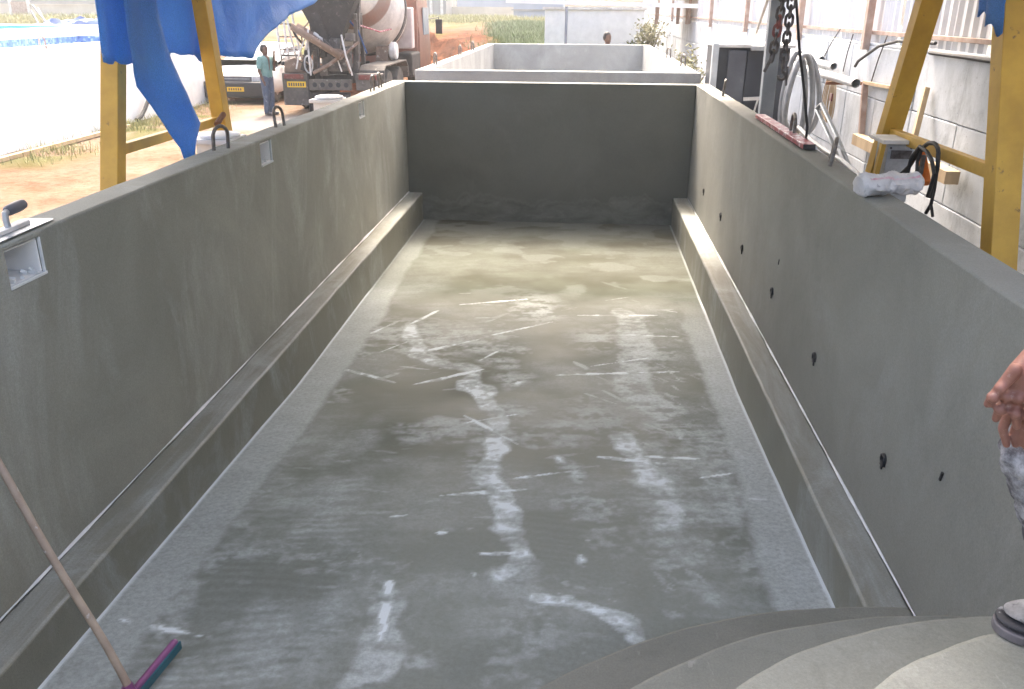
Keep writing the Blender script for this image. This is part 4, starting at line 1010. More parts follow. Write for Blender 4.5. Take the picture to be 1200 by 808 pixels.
capsules(sh, 'shirt', 'shirt_grey', wk, .012, 3)
capsules([(head+V(.02,0,.085), .098, head+V(.01,0,.115), .092)], 'hair', 'hair', wk, .012, 2)
for s in (-1, 1):
    MB().lathe([(.001,-.004),(.009,-.003),(.012,0),(.009,.003),(.001,.004)], Matrix.Translation(head+V(-.094, s*.032, .078)) @ Matrix.Rotation(pi/2, 4, 'Y') @ Matrix.Diagonal((.6, 1.2, 1, 1)), 12).build('eye', 'hair', wk, True)
    MB().tube([head+V(-.086, s*.052, .100), head+V(-.097, s*.034, .106), head+V(-.100, s*.016, .102)], .004, 6).build('eyebrow', 'hair', wk, True)
MB().tube([head+V(-.094, -.022, .002), head+V(-.106, 0, .003), head+V(-.094, .022, .002)], .004, 6).build('mouth', 'red_lamp', wk, True)
def shoe(toe, heel, z):
    t = (toe-heel).normalized(); s_ = V(-t.y, t.x, 0)
    NP = 36; Ls = (toe-heel).length
    def sole(off, k, zz):
        r = []
        for i in range(NP):
            a = 2*pi*i/NP; u = .5-.5*cos(a); hw = float(np.interp(u, [0,.05,.25,.5,.72,.88,1], [.030,.034,.037,.040,.049,.047,.044]))*min(1, (abs(sin(a))*1.35)**.8)
            r.append(heel+t*((u*1.0)*Ls+off)+s_*hw*k*(1 if sin(a) > 0 else -1)+V(0,0,zz-heel.z))
        return r
    def loft(levels):
        mb = MB(); n = NP
        for ring in levels: mb.v += [tuple(p) for p in ring]
        for i in range(len(levels)-1):
            for k in range(n): mb.f.append((i*n+k, i*n+(k+1) % n, (i+1)*n+(k+1) % n, (i+1)*n+k))
        mb.f += [tuple(range(n)), tuple((len(levels)-1)*n+k for k in range(n))]
        return mb
    sm = loft([sole(0, 1.06, z), sole(0, 1.10, z+.010), sole(0, 1.07, z+.022)])
    so2 = sm.build('sole', 'shoe_sole', wk, True, .003)
    def up_ring(k, zz, pull):
        r = []
        for i, p in enumerate(sole(0, k, zz)):
            u = (p-heel).dot(t)/(toe-heel).length
            r.append(p - t*pull*max(0, u-.35)*(toe-heel).length + V(0,0,-max(0, (u-.45))*pull*.10))
        return r
    um = loft([up_ring(1.0, z+.0225, 0), up_ring(1.02, z+.034, .01), up_ring(.95, z+.047, .035)])
    u = um.build('upper', 'shoe', wk, True); ss = u.modifiers.new('s', 'SUBSURF'); ss.levels = 2; ss.render_levels = 2
    vm = loft([up_ring(.94, z+.046, .037), up_ring(.86, z+.060, .09), up_ring(.72, z+.076, .22), up_ring(.60, z+.098, .45), up_ring(.58, z+.125, .66)])
    u = vm.build('vamp', 'shoe_dusty', wk, True); ss = u.modifiers.new('s', 'SUBSURF'); ss.levels = 2; ss.render_levels = 2
shoe(w(.945, 1.605, 0), w(1.20, 1.56, 0), 1.132-HW)
shoe(w(.98, 1.10, 0), w(1.22, 1.10, 0), 1.132-HW)
# --- two standing men further back
def standing(label, x, y, z, h, shirt, trousers, skin, rz=0, arm=True, bare=False):
    t = thing('person', label, 'person', (x, y, z), rz); k = h/1.7
    def s(*p): return Vector(p)*k
    b = [(s(0,0,.95), .12*k, s(0,0,1.35), .13*k), (s(-.10,0,1.3), .085*k, s(.10,0,1.3), .085*k), (s(0,0,1.38), .06*k, s(0,-.01,1.5), .05*k), (s(0,-.01,1.56), .085*k, s(0,-.005,1.62), .088*k), (s(0,-.05,1.53), .05*k, s(0,-.06,1.51), .04*k)]
    L = [chain_caps([s(sx*.09,0,.92), s(sx*.10,-.02,.50), s(sx*.10,.01,.09)], [.09*k, .062*k, .042*k]) for sx in (-1,1)]
    b += L[0]+L[1]+[(s(sx*.10,-.0,.045), .04*k, s(sx*.11,-.15,.035), .035*k) for sx in (-1,1)]
    aR = [s(.19,0,1.38), s(.25,-.05,1.10), s(.16,-.26,1.28) if arm else s(.27,-.08,.85)]; aL = [s(-.19,0,1.38), s(-.26,.0,1.10), s(-.25,-.10,.86)]
    if arm: aR[2] = s(.12,-.20,1.46)
    for A in (aR, aL):
        b += chain_caps(A, [.058*k, .044*k, .03*k])
        d = (A[2]-A[1]).normalized()
        for j in range(4): b.append((A[2]+V(.012*(j-1.5),0,0), .018*k, A[2]+d*(.12+.01*(j in (1,2)))+V(.018*(j-1.5),0,0), .010*k))
        b.append((A[2], .015*k, A[2]+d*.05+V(.045*(1 if A is aL else -1),-.02,0), .010*k))
    capsules(b, 'body', skin, t, .014, 3)
    capsules([(s(0,.015,1.60), .097*k, s(0,.01,1.645), .09*k)], 'hair', 'hair', t, .014, 2)
    capsules(L[0]+[(s(-.08,0,.92), .115*k, s(.08,0,.92), .115*k)] and [(p, r+.02, q, r2+.025) for p, r, q, r2 in L[0]+L[1]]+[(s(-.07,0,.93), .12*k, s(.07,0,.93), .12*k)], 'trousers', trousers, t, .02, 3)
    if not bare:
        capsules([(s(-.05,0,.97), .13*k, s(-.06,0,1.33), .13*k), (s(.05,0,.97), .13*k, s(.06,0,1.33), .13*k), (s(-.12,0,1.35), .085*k, s(.12,0,1.35), .085*k)]+chain_caps([aR[0], aR[0].lerp(aR[1], .7)], [.08*k, .07*k])+chain_caps([aL[0], aL[0].lerp(aL[1], .7)], [.08*k, .07*k]), 'shirt', shirt, t, .02, 3)
    # shoes
    for sx in (-1, 1): capsules([(s(sx*.10,.03,.05), .05*k, s(sx*.115,-.16,.042), .043*k)], 'shoe', 'shoe', t, .016, 2)
    return t
mp = at(318, 134, 'z', G)
mx, my = -7.80, 21.6
standing('man in teal shirt and blue jeans standing beside the mixer truck', mx, my, gz(mx, my), 1.66, 'shirt_teal', 'jeans', 'skin_dark', 1.2)
a = at(712, 39, 'y', 23.4)
standing('bare-shouldered man whose head shows behind the bare concrete pool', a.x, 23.4, G+.13, a.z-G-.13, None, 'jeans', 'skin_dark', .8, False, True)
tag(MB().box((a.x-.5, 22.9, G), (a.x+.5, 23.9, G+.13)).build('pallet_slab', 'raw_concrete', None), 'low concrete slab the man stands on behind the bare concrete pool', 'slab')

# ================================================================ CAR
car = thing('parked_car', 'white car with black bumper and yellow plate parked nose-on at left', 'car', (-9.55, 24.0, gz(-9.55, 25.5)), 0)
def CA(mb, n, m, p=car, **k): return mb.build(n, m, p, **k)
def loft_x(sections):
    """sections: list of (y, [(x,z)...]) closed rings"""
    mb = MB(); n = len(sections[0][1])
    for y, ring in sections: mb.v += [(x, y, z) for x, z in ring]
    for i in range(len(sections)-1):
        for k in range(n): mb.f.append((i*n+k, i*n+(k+1) % n, (i+1)*n+(k+1) % n, (i+1)*n+k))
    mb.f += [tuple(range(n)), tuple((len(sections)-1)*n+k for k in range(n))]
    return mb
def ring(w_, z0, z1, wt=None):
    wt = wt or w_*.92
    return [(-w_*.96, z0), (-w_, z0+.12), (-w_, (z0+z1)/2), (-wt, z1-.04), (-wt*.85, z1), (0, z1+.03), (wt*.85, z1), (wt, z1-.04), (w_, (z0+z1)/2), (w_, z0+.12), (w_*.96, z0), (0, z0)]
b = loft_x([(.10, ring(.84, .42, .70)), (.22, ring(.92, .30, .80)), (.9, ring(.95, .25, .93)), (1.25, ring(.95, .25, .98)), (3.6, ring(.95, .25, 1.0)), (4.1, ring(.90, .35, .95))])
CA(b, 'body', 'white_paint', smooth=True, bevel=.03)
cabn = loft_x([(1.05, ring(.86, .93, .99, .84)), (1.9, ring(.86, .93, 1.48, .66)), (3.2, ring(.86, .93, 1.50, .66)), (3.9, ring(.84, .93, 1.02, .8))])
CA(cabn, 'roof_cabin', 'white_paint', smooth=True, bevel=.03)
a0 = [(-.74, 1.10, 1.045), (.74, 1.10, 1.045), (.60, 1.86, 1.455), (-.60, 1.86, 1.455)]
CA(MB().add([Vector(p)+V(0,-.035,.03) for p in a0]+[Vector(p)+V(0,-.02,.02) for p in a0], [(0,1,2,3),(7,6,5,4),(0,4,5,1),(1,5,6,2),(2,6,7,3),(3,7,4,0)]), 'windscreen', 'glass_dark')
for s in (-1, 1):
    CA(MB().prism([(1.35,1.0),(3.6,1.02),(3.1,1.42),(1.95,1.42)], Matrix(((0,0,s*1,s*.80),(1,0,0,0),(0,1,0,0),(0,0,0,1))), .015), 'side_window', 'glass_dark')
    hl = CA(MB().box((-.20,-.03,-.08), (.20,.06,.075), Matrix.Translation((s*.66, .12, .68)) @ Matrix.Rotation(s*.18, 4, 'Z')), 'headlight', 'lamp_clear', bevel=.02)
    MB().box((s*.93-.05, 1.28, .95), (s*.93+.08, 1.42, 1.08)).build('mirror', 'bumper', car, bevel=.02)
    for yy in (.75, 3.35):
        wh = CA(MB().lathe([(.2,-.09),(.28,-.09),(.30,-.06),(.30,.06),(.28,.09),(.2,.09)], Matrix.Translation((s*.80, yy, .30)) @ Matrix.Rotation(pi/2, 4, 'Y'), 24), 'wheel', 'rubber_tyre', smooth=True)
        MB().lathe([(.03,-.095),(.19,-.085),(.19,.085),(.03,.095)], Matrix.Translation((s*.80, yy, .30)) @ Matrix.Rotation(pi/2, 4, 'Y'), 18).build('rim', 'galv', wh, True)
CA(MB().box((-.98, -.08, .17), (.98, .24, .60)), 'bumper', 'bumper', bevel=.06)
gr = CA(MB().box((-.42, .04, .60), (.42, .13, .74)), 'grille', 'mid_panel', bevel=.01)
MB().box((-.38, .03, .66), (.38, .045, .675)).build('bar', 'galv', gr)
pt = CA(MB().box((-.24, -.097, .34), (.24, -.082, .46)), 'number_plate', 'plate_yellow', bevel=.003)
for i in range(6): MB().box((-.19+i*.065, -.100, .37), (-.155+i*.065, -.0975, .43)).build('character', 'plate_ink', pt)

# ================================================================ CONCRETE MIXER TRUCK
tk = thing('mixer_truck', 'dusty concrete mixer truck with orange cab seen from behind', 'truck', (-6.25, 21.9, gz(-6.2, 22.5)))
def TK(mb, n, m, p=tk, **k): return mb.build(n, m, p, **k)
TK(MB().box((-.5,.3,.75), (-.32,8.2,1.0)).box((.32,.3,.75), (.5,8.2,1.0)).box((-.32,.35,.8), (.32,.55,.95)).box((-.32,5,.8), (.32,5.2,.95)), 'chassis', 'truck_dark', bevel=.01)
# wheels and fenders
for y in (1.35, 2.75, 6.9):
    for s in (-1, 1):
        wh = TK(MB().lathe([(.30,-.26),(.46,-.26),(.51,-.20),(.51,.20),(.46,.26),(.30,.26)], Matrix.Translation((s*.93, y, .52)) @ Matrix.Rotation(pi/2, 4, 'Y'), 28), 'wheel', 'rubber_tyre', smooth=True)
        MB().lathe([(.08,-.27),(.12,-.20),(.27,-.22),(.295,-.255),(.295,.255),(.27,.22),(.12,.20),(.08,.27)], Matrix.Translation((s*.93, y, .52)) @ Matrix.Rotation(pi/2, 4, 'Y'), 20).build('rim', 'truck_dust', wh, True)
def fender(s):
    prof = [(.35,.72),(.42,1.06),(.62,1.17),(3.35,1.17),(3.58,1.02),(3.66,.72)]
    mb = MB()
    inner = [(y+(.03 if y < 2 else -.03), z-.03) for y, z in prof]
    for x in (s*.62, s*1.26): mb.v += [(x, y, z) for y, z in prof]+[(x, y, z) for y, z in inner]
    n = 6
    for k in range(n-1):
        mb.f += [(k, k+1, 12+k+1, 12+k), (6+k, 18+k, 18+k+1, 6+k+1), (k, 6+k, 6+k+1, k+1), (12+k, 12+k+1, 18+k+1, 18+k)]
    mb.f += [(0,12,18,6), (5,11,23,17)]
    return mb
for s in (-1, 1): TK(fender(s), 'fender', 'truck_dust')
# rear corner boxes with lamps
for s in (-1, 1):
    TK(MB().box((min(s*.62,s*1.26), .0, .22 if s < 0 else .60), (max(s*.62,s*1.26), .06, 1.0)).box((min(s*.62,s*1.26), .062, .95), (max(s*.62,s*1.26), .34, 1.0)), 'rear_panel', 'truck_dust', bevel=.01)
    la = TK(MB().box((min(s*.70,s*1.20), -.035, .86), (max(s*.70,s*1.20), -.002, .98)), 'tail_light', 'red_lamp', bevel=.01)
pt = TK(MB().box((-1.14, -.02, .66), (-.66, -.003, .80)), 'number_plate', 'plate_yellow', bevel=.003)
for i in range(7): MB().box((-1.10+i*.06, -.0235, .69), (-1.065+i*.06, -.0205, .77)).build('character', 'plate_ink', pt)
TK(MB().box((-.62,.01,.02), (-.58,.5,1.05)).box((-.58, .03, .10), (.45, .10, .55)), 'mud_skirt', 'truck_dark', bevel=.01)
rb = TK(MB().box((-.57, -.04, .60), (.50, .09, .86)), 'rear_beam', 'truck_dust', bevel=.012)
for i in range(5):
    MB().lathe([(.055,0),(.06,.004)], Matrix.Translation((-.42+i*.2, -.0415, .73)) @ Matrix.Rotation(pi/2, 4, 'X'), 14).build('hole', 'black_rubber', rb)
# hump and clutter on the left fender, pale rods and ladder
TK(loft_x([(.1, [(-1.24,1.0),(-1.2,1.28),(-.95,1.36),(-.70,1.26),(-.66,1.0)]), (.7, [(-1.24,1.0),(-1.2,1.30),(-.95,1.40),(-.70,1.30),(-.66,1.0)])]), 'spare_locker', 'truck_brown', smooth=True, bevel=.03)
TK(MB().tube([(-1.26,.04,1.32),(-1.22,.04,1.42),(-.66,.04,1.42),(-.60,.04,1.30)], .025, 8), 'guard_rail', 'truck_dust', smooth=True)
for k, (x0, x1_) in enumerate(((-1.32,-1.36), (-1.12,-1.18), (-.92,-1.10), (-.78,-.95))):
    TK(MB().tube([(x0, .25, 1.30), ((x0+x1_)/2, .22, 1.8), (x1_, .25, 2.35), (x1_+.2, .4, 3.0)], .028, 8), 'ladder_rail', 'white_dirty', smooth=True)
for z in (1.55, 1.85, 2.15): TK(MB().tube([(-1.34, .24, z), (-.90, .24, z)], .018, 6), 'rung', 'truck_dust', smooth=True)
# A-frame carrying the drum mouth, hopper and chutes
for s in (-1, 1):
    TK(MB().beam((s*.50, .55, .9), (s*.62, .75, 3.1), .14, .16, (0,1,0)), 'support_leg', 'truck_dust', bevel=.01)
    TK(MB().beam((s*.48, 1.5, .95), (s*.60, .85, 2.4), .10, .10, (0,1,0)), 'support_brace', 'truck_dust', bevel=.01)
TK(MB().box((-.62,.62,2.28), (.62,.84,2.48)), 'cross_member', 'truck_dust', bevel=.01)
hop = MB(); t_ = [(-.75,-.05,2.75),(.75,-.05,2.75),(.75,.75,2.9),(-.75,.75,2.9)]; u_ = [(-.25,.05,1.75),(.25,.05,1.75),(.25,.45,1.75),(-.25,.45,1.75)]
hop.add([*t_, *u_], [(0,1,5,4),(1,2,6,5),(2,3,7,6),(3,0,4,7)]); TK(hop, 'hopper', 'truck_dark').modifiers.new('t', 'SOLIDIFY').thickness = .02
def chute(p, q, w0, w1, dp, n, m):
    p, q = Vector(p), Vector(q); d = (q-p).normalized(); s_ = d.cross(V(0,0,1)).normalized(); u = s_.cross(d)
    mb = MB(); sg = 8
    for c, ww in ((p, w0), (q, w1)):
        mb.v += [tuple(c+s_*ww*cos(pi*k/sg)*-1-u*dp*sin(pi*k/sg)) for k in range(sg+1)]
    for k in range(sg): mb.f.append((k, k+1, sg+2+k, sg+1+k))
    o = TK(mb, n, m, smooth=True); o.modifiers.new('t', 'SOLIDIFY').thickness = .02; return o
chute((-.78,-.12,2.18), (.42,-.22,1.50), .19, .19, .20, 'chute', 'truck_brown')
chute((.02,.10,1.82), (.45,-.10,1.40), .24, .22, .20, 'chute_throat', 'truck_dust')
TK(MB().tube([(-.40,-.15,1.02),(.02,-.18,1.22),(.42,-.15,1.50)], .045, 8), 'chute_prop', 'truck_brown', smooth=True)
TK(MB().tube([(-.35,-.02,1.95),(-.10,-.05,1.78),(-.05,-.02,1.55)], .04, 8), 'chute_handle', 'white_dirty', smooth=True)
TK(MB().tube([(-.52+.10*cos(2*pi*k/24), -.10, 1.22+.20*sin(2*pi*k/24)) for k in range(24)], .022, 6, closed=True), 'hand_wheel', 'galv', smooth=True)
TK(MB().box((-.25,.05,1.05), (.45,.5,1.62)), 'gear_housing', 'truck_dust', bevel=.06)
TK(MB().beam((-.72,.1,1.05), (-.30,.25,2.3), .16, .10, (0,1,0)), 'side_strut', 'truck_dark', bevel=.01)
TK(MB().beam((-.30,-.03,2.42), (-.05,-.03,1.70), .20, .06, (0,1,0)), 'splash_guard', 'truck_dark', bevel=.01)
rc = random.Random(11)
for k in range(16):                                   # hoses, rods and levers crowding the rear
    x0_, z0_ = rc.uniform(-.95, .55), rc.uniform(.95, 1.7); x1_, z1_ = x0_+rc.uniform(-.35, .35), z0_+rc.uniform(.25, .95)
    TK(MB().tube([(x0_, rc.uniform(-.12,.05), z0_), ((x0_+x1_)/2+rc.uniform(-.12,.12), rc.uniform(-.2,.0), (z0_+z1_)/2), (x1_, rc.uniform(-.05,.2), z1_)], rc.uniform(.014, .035), 7), rc.choice(['hose','control_rod','lever']), rc.choice(['truck_dark','truck_dark','truck_dust','truck_brown','white_dirty','black_rubber']), smooth=True)
for k in range(7):
    x0_, z0_ = rc.uniform(-.5, .5), rc.uniform(.9, 2.0); sx_, sz_ = rc.uniform(.05,.14), rc.uniform(.05,.16)
    TK(MB().box((x0_-sx_, rc.uniform(-.08,-.02), z0_-sz_), (x0_+sx_, .12, z0_+sz_), Matrix.Rotation(rc.uniform(-.12,.12), 4, 'Y')), 'bracket', rc.choice(['truck_dark','truck_dust']), bevel=.015)
# drum
dm = Matrix.Translation((.05, .95, 3.02)) @ Matrix.Rotation(-(pi/2+.21), 4, 'X')
prof = [(.02,.0),(.52,.0),(.56,.05),(.60,.3),(.80,.75),(1.02,1.35),(1.17,2.0),(1.20,2.5),(1.18,3.0),(1.02,3.7),(.80,4.2),(.45,4.45),(.02,4.5)]
dr_ = MB().lathe(prof, Matrix.Identity(4), 48, False).build('drum', 'drum', tk, True); dr_.matrix_local = dm
for k in range(2):
    MB().lathe([(1.185+.0*k, 2.55),(1.235,2.57),(1.235,2.72),(1.185,2.74)], Matrix.Identity(4), 48, False).build('roller_ring', 'truck_dust', dr_, True) if k == 0 else None
TK(MB().box((.55,2.6,1.0), (.90,3.0,1.55)), 'roller_housing', 'truck_brown', bevel=.04)
TK(MB().lathe([(.05,-.10),(.20,-.10),(.24,-.06),(.24,.06),(.20,.10),(.05,.10)], Matrix.Translation((1.02, 2.8, 1.42)) @ Matrix.Rotation(pi/2, 4, 'Y'), 20), 'roller', 'white_dirty', smooth=True)
TK(MB().box((.78,4.35,1.42), (1.26,4.75,2.55)), 'water_tank', 'tank_pink', bevel=.04)
TK(MB().box((.74,4.2,.62), (1.26,5.6,1.30)), 'fuel_tank', 'truck_dark', bevel=.06)
TK(MB().box((-1.2,5.5,.55), (1.2,5.62,2.9)), 'cab_back', 'cab_orange', bevel=.03)
cabm = loft_x([(5.64, ring(1.24, .55, 2.95, 1.16)), (6.4, ring(1.25, .55, 3.0, 1.18)), (7.5, ring(1.25, .55, 2.95, 1.16)), (7.85, ring(1.2, .55, 2.1, 1.15))])
cabo = TK(cabm, 'cab', 'cab_orange', smooth=True, bevel=.04)
MB().box((1.235,6.3,1.75), (1.262,7.25,2.55)).build('door_window', 'glass_dark', cabo)
TK(MB().tube([(1.20,7.6,2.2),(1.52,7.7,2.25),(1.52,7.7,1.8)], .018, 6), 'mirror_arm', 'black_rubber', smooth=True)
TK(MB().box((1.42,7.64,1.75), (1.64,7.70,2.2)), 'mirror', 'black_rubber', bevel=.02)
TK(MB().tube([(.0,.0,2.6),(.35,.2,2.25),(.95,1.5,1.95),(1.05,4.3,2.05)], .022, 6), 'water_line', 'red_paint', smooth=True)
TK(MB().tube([(.30,.1,2.5),(.62,.5,2.0),(.72,.9,1.45)], .025, 6), 'blue_line', 'blue_dark', smooth=True)
TK(MB().beam((.62,.3,2.4), (.55,.6,1.25), .09, .07, (0,1,0)), 'outer_strut', 'truck_dust', bevel=.01)

# ================================================================ FAR BUILDINGS AND FENCES
def far_box(name, label, cat, px0, px1, py0, py1, y, depth, mat, extra=None, drop=1.5):
    a, b = at(px0, py0, 'y', y), at(px1, py1, 'y', y)
    t = thing(name, label, cat, ((a.x+b.x)/2, y, min(a.z, b.z)-drop)); L = t.location.copy()
    zt = a.z
    o = MB().box((a.x-L.x, 0, 0), (b.x-L.x, depth, zt-L.z)).build('wall', mat, t)
    if extra: extra(t, L, a, b)
    return t
def left_wall(t, L, a, b):
    d0, d1 = at(13, 2, 'y', 85), at(35, 23, 'y', 85)
    do = MB().box((d0.x-L.x, -.12, d1.z-L.z), (d1.x-L.x, -.004, d0.z-L.z)).build('door', 'rust_pale', t)
    MB().box((d0.x-L.x-.25, -.16, d1.z-L.z-.2), (d0.x-L.x-.02, -.003, d0.z-L.z+.3)).box((d1.x-L.x+.02, -.16, d1.z-L.z-.2), (d1.x-L.x+.25, -.003, d0.z-L.z+.3)).build('door_frame', 'white_dirty', t)
    MB().box((a.x-L.x-.1, -.1, a.z-L.z-.001), (b.x-L.x+.1, .5, a.z-L.z+.12)).build('coping', 'old_wall', t)
far_box('boundary_wall', 'pale weathered wall with a rusty door in the far left', 'wall', -160, 330, 5, 24, 85, .4, 'old_wall', left_wall)
far_box('grey_shed', 'long grey shed roofline above the far left wall', 'shed', -200, 300, -6, 10, 92, 8, 'grey_block')
far_box('grey_building', 'dark grey block building behind the orange earth', 'building', 478, 523, -40, 20, 92, 8, 'grey_block',
        lambda t, L, a, b: [MB().box((x, -.06, 1.4), (x+.28, -.004, 9)).build('pilaster', 'white_dirty', t) for x in (-1.2, .2, 1.3)])
far_box('block_wall', 'low grey block wall with weeds at its foot, beyond the orange earth', 'wall', 521, 604, 8, 22, 96, .4, 'old_wall')
far_box('pale_hall', 'pale blue-grey hall behind the low block wall', 'building', 500, 620, -60, 16, 110, 14, 'slate_wall')
far_box('slate_shed', 'slate-blue shed left of the bright white wall', 'shed', 602, 660, -20, 22, 88, 6, 'slate_wall',
        lambda t, L, a, b: [MB().box((a.x-L.x-.2, -.15, z), (b.x-L.x+.2, -.004, z+.12)).build('band', 'grey_block', t) for z in (2.2, 3.0)])
# bright white shed end and lean-to roof edge
a, b = at(638, 52, 'y', 38), at(756, 9, 'y', 38)
ws = thing('white_shed', 'bright white shed wall rising behind the bare concrete pool', 'shed', ((a.x+b.x)/2, 38, gz(0, 38)))
MB().box((a.x-ws.location.x, 0, 0), (b.x-ws.location.x, 3.5, b.z-ws.location.z-.1)).build('wall', 'white_paint', ws, bevel=.02)
MB().box((a.x-ws.location.x-.1, -.1, b.z-ws.location.z-.098), (b.x-ws.location.x+.1, 3.6, b.z-ws.location.z)).build('roof', 'white_dirty', ws)
ln = thing('lean_to_roof', 'long white lean-to roof edge on a thin post across the top', 'roof', (1, 30, gz(1, 30)))
p0_, p1_ = at(600, 4, 'y', 30), at(838, 11, 'y', 30)
def LN(mb, n, m, **k):
    o = mb.build(n, m, ln, **k); o.location = -Vector(ln.location); return o
LN(MB().beam(p0_+V(-.2,0,.07), p1_+V(.3,0,.07), .10, .13), 'gutter', 'white_paint')
LN(MB().beam(p0_+V(-.2,2.2,.30), p1_+V(.3,2.2,.30), 4.2, .05), 'roof_sheet', 'white_dirty')
pp = at(664, 10, 'y', 30); LN(MB().tube([(pp.x, 30, gz(pp.x, 30)-.1), (pp.x, 30, pp.z+.05)], .045, 10), 'post', 'grey_steel', smooth=True)
for px in (770, 795, 806, 820): q_ = at(px, 12, 'y', 31.5); LN(MB().box((q_.x-.05, 31.4, q_.z-.45), (q_.x+.05, 31.6, q_.z+.1)), 'hanger', 'rust_pale')
# junk between pool 2 and the yard wall: planks, sacks
for k, (x, y, z, l, w_, h_, rz, m_, nm, lab) in enumerate([(2.35, 15.3, 0, 1.3, .9, 1.15, .1, 'mid_panel', 'crate', 'grey crate stacked in the strip between the bare pool and yard wall'),
    (2.9, 18.5, 0, 1.5, 1.0, 1.0, -.1, 'white_dirty', 'crate', 'whitish crate farther down the strip beside the yard wall')]):
    t = thing(nm, lab, 'crate', (x, y, gz(x, y)), rz)
    MB().box((-w_/2, -l/2, 0), (w_/2, l/2, h_)).build('body', m_, t, bevel=.02)
    MB().box((-w_/2-.05, -l/2-.05, h_+.001), (w_/2+.05, l/2+.05, h_+.05)).build('lid', 'white_dirty', t, bevel=.01)
for k, (px, py, y) in enumerate([(848, 30, 19), (838, 40, 17.2), (822, 46, 18.5)]):
    c = at(px, py+12, 'y', y); mb = MB(); z0_ = G+1.22 if k < 2 else G+1.06
    n_, m_ = 12, 14
    for i in range(n_+1):
        a_ = pi*i/n_
        for j in range(m_):
            b_ = 2*pi*j/m_; r_ = 1+.18*fb(a_*2, b_, 1, 3, k+30)
            mb.v.append((.34*r_*sin(a_)*cos(b_), .26*r_*sin(a_)*sin(b_), .13+.13*r_*cos(a_)))
    for i in range(n_):
        for j in range(m_): l = (j+1) % m_; mb.f.append((i*m_+j, i*m_+l, (i+1)*m_+l, (i+1)*m_+j))
    cx, cy = ((2.35, 15.2), (2.9, 18.2), (2.85, 18.8))[k]
    zz = gz(cx, cy)+(1.2, 1.05, 1.05)[k]
    o = mb.build('cement_bag', 'white_dirty', None, True); o.location = (cx, cy, zz-.005)
    tag(o, ['lumpy white bag on the grey crate beyond the black cabinet', 'nearer lumpy white bag on the whitish crate', 'farther lumpy white bag on the whitish crate'][k], 'bag', 'bags on the crates')
# blue ground tarp, timber props and a dry bush by the far left wall
a = at(85, 27, 'y', 60); mb = MB(); n_ = 18
for i in range(n_+1):
    for j in range(n_+1):
        u, v_ = i/n_, j/n_; mb.v.append((a.x-4+9*u, 60-2+4*v_, gz(a.x, 60)-.05+(1.5*sin(pi*u)**.6*sin(pi*v_)**.6)*(.55+.5*fb(u*4, v_*4, 1, 3, 11))))
for i in range(n_):
    for j in range(n_): k = i*(n_+1)+j; mb.f.append((k, k+1, k+n_+2, k+n_+1))
tag(mb.build('covered_heap', 'blue_dark', None, True), 'heap covered with a dark blue sheet behind the cyan-lined pool', 'heap')
for k, (x0, x1_) in enumerate(((38, 60), (44, 56), (36, 48))):
    a, b = at(x0, 6+3*k, 'y', 62), at(x1_, 26, 'y', 61); b.z = gz(b.x, 61)
    tag(MB().beam(a, b, .12, .08).build('timber_prop', 'grey_block', None), ['longest leaning timber by the rusty door', 'middle leaning timber by the rusty door', 'shortest leaning timber by the rusty door'][k], 'timber', 'timbers leaning by the rusty door')
# cable trailing from the white pool's foot
pts = [at(a_, b_, 'x', -10.3) for a_, b_ in ((170,128),(166,136),(160,141))]
tag(MB().tube([pts[0]+V(0,.3,.25)]+pts, .05, 6).build('black_offcut', 'black_rubber', None, True), 'black rubber offcut at the foot of the big white pool shell', 'offcut')
a, b = at(0, 186, 'z', G+.03), at(120, 152, 'z', G+.03)
tag(MB().beam(V(-10.0, 12.5, G+.05), V(-10.05, 18.8, G+.05), .12, .07).build('ground_plank', 'wood', None), 'long plank lying along the foot of the big white pool shell', 'plank')

# ================================================================ VEGETATION
def grass(name, label, mat, spots, n, h, w_=.012, seed=1):
    r = np.random.default_rng(seed); S_ = np.array(spots)[r.integers(0, len(spots), n)]
    x = S_[:,0]+r.normal(0, 1, n)*S_[:,2]; y = S_[:,1]+r.normal(0, 1.6, n)*S_[:,2]; z = ground_h(x, y)-.02
    a = r.random(n)*2*pi; hh = h*(.3+1.1*r.random(n)**1.6); le = hh*(.15+.7*r.random(n)); dx, dy = np.cos(a), np.sin(a); ww = w_*(.6+.8*r.random(n))
    v = np.stack([np.stack([x-dy*ww, y+dx*ww, z], -1), np.stack([x+dy*ww, y-dx*ww, z], -1), np.stack([x+dx*le*.4+dy*ww*.6, y+dy*le*.4-dx*ww*.6, z+hh*.6], -1),
                  np.stack([x+dx*le*.4-dy*ww*.6, y+dy*le*.4+dx*ww*.6, z+hh*.6], -1), np.stack([x+dx*le, y+dy*le, z+hh], -1)], 1).reshape(-1, 3)
    f = []
    for o in range(0, 5*n, 5): f += [(o, o+1, o+2, o+3), (o+3, o+2, o+4)]
    me = bpy.data.meshes.new(name); me.from_pydata(v.tolist(), [], f); me.materials.append(M[mat])
    ob = bpy.data.objects.new(name, me); COL.objects.link(ob); return tag(ob, label, 'grass', kind='stuff')
sp = []
for px, py in [(150,142),(165,138),(185,132),(200,126),(225,118),(222,108),(228,122),(160,150),(205,140),(215,128),(235,130),(140,146),(150,150),(60,178),(70,180),(190,140)]:
    a = at(px, py, 'z', G); sp.append((min(a.x, -9.4), a.y, .35))
grass('grass_verge', 'sparse yellow-green grass at the foot of the big white pool shell', 'grass_dry', sp, 5200, .15, .007, 2)
sp = []
for k in range(90):
    y = rnd.uniform(32, 74); sp.append((rnd.uniform(-.088*y, 0), y, .7))
grass('grass_patch', 'lush green grass patch behind the bare concrete pool', 'grass', sp, 40000, .36, .02, 3)
sp = [(rnd.uniform(-20, 2), rnd.uniform(74, 93), 1.1) for k in range(60)]
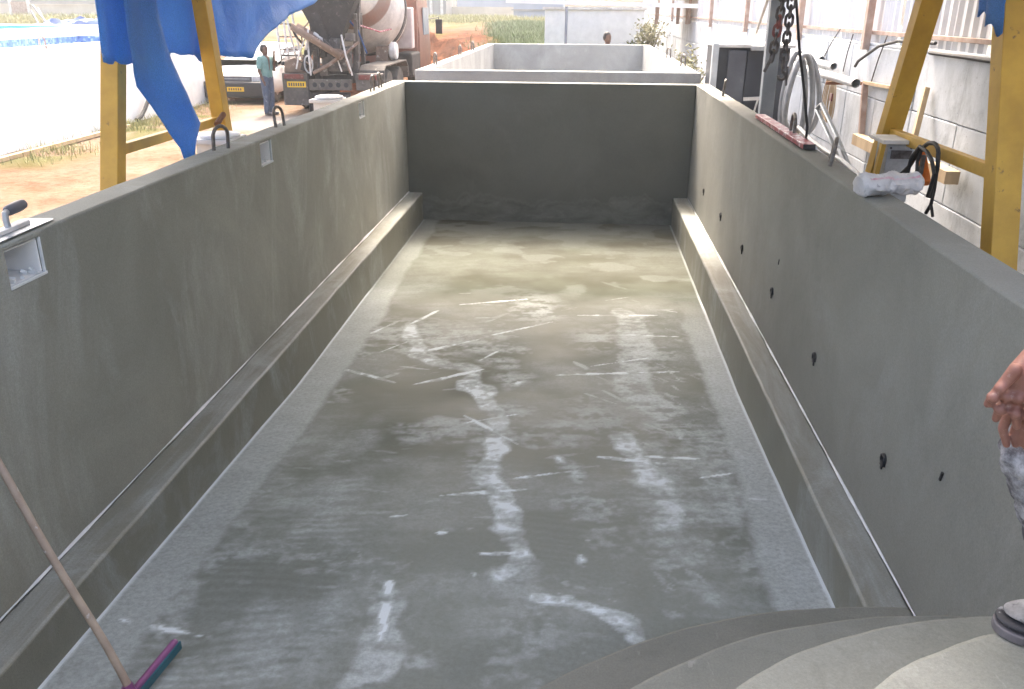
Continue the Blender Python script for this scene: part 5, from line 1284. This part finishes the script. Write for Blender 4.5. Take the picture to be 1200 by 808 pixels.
grass('far_weeds', 'tall weeds along the far walls', 'grass_dry', sp, 16000, .42, .022, 4)
sp = [(rnd.uniform(-62, -38), rnd.uniform(66, 84), 1.1) for k in range(60)]
grass('dry_weeds', 'dry weeds in front of the far left wall', 'grass_dry', sp, 14000, .40, .022, 5)
def bush(label, x, y, h, w_, mat, seed, n=1500, leaf=.10):
    t = thing('bush', label, 'bush', (x, y, gz(x, y))); r = random.Random(seed); br = MB(); lf = MB(); tips = []
    for k in range(11):
        a = r.random()*2*pi; L = h*(.6+.4*r.random()); e = V(cos(a)*w_*r.random(), sin(a)*w_*r.random(), L)
        mid = e*.5+V(0,0,.1*h); br.tube([(0,0,-.05), mid, e], [.035, .02, .008], 6); tips += [mid.lerp(e, r.random()) for _ in range(5)]+[e]
    for k in range(n):
        c = r.choice(tips)+V(r.gauss(0,1)*w_*.22, r.gauss(0,1)*w_*.22, r.gauss(0,1)*h*.10); c.z = max(c.z, .05)
        m = Matrix.Rotation(r.random()*6.28, 3, 'Z') @ Matrix.Rotation(r.random()*2-1, 3, 'X') @ Matrix.Rotation(r.random()*6.28, 3, 'Y'); s_ = leaf*(.5+r.random())
        o = len(lf.v); lf.v += [tuple(c+m @ V(*q)*s_) for q in ((0,-1,0),(.4,0,.08),(0,1,0),(-.4,0,.08))]; lf.f.append((o, o+1, o+2, o+3))
    br.build('stem', 'bark', t, True)
    me = bpy.data.meshes.new('foliage'); me.from_pydata(lf.v, [], lf.f); me.materials.append(M[mat]); o = bpy.data.objects.new('foliage', me); COL.objects.link(o); o.parent = t
bush('yellow-green bush right of the man behind the bare pool', 1.9, 33, 1.2, .6, 'leaf', 1, 1100, .075)
bush('taller straggly bush against the yard wall under the lean-to roof', 2.6, 36, 1.9, .7, 'leaf_dry', 2, 900, .075)
bush('small dry shrub at the yard wall beside the bare pool', 2.9, 24, 1.5, .5, 'leaf_dry', 3, 700, .06)

# ================================================================ HAZE: added thin volume standing in for veiling glare in the lens
def build_glare_haze():
    m = bpy.data.materials.new('haze'); m.use_nodes = True; n = m.node_tree; n.nodes.remove(n.nodes['Principled BSDF'])
    v = n.nodes.new('ShaderNodeVolumePrincipled'); v.inputs['Color'].default_value = (.97,.98,1,1); v.inputs['Density'].default_value = .0012; v.inputs['Anisotropy'].default_value = .3
    n.links.new(v.outputs[0], n.nodes['Material Output'].inputs['Volume'])
    M['haze'] = m
    o = MB().box((-170,-60,G-1.2), (90,175,6.5)).build('haze', 'haze'); o['kind'] = 'stuff'; o['label'] = 'added thin haze over the yard standing in for lens glare'; o['category'] = 'haze'
build_glare_haze()
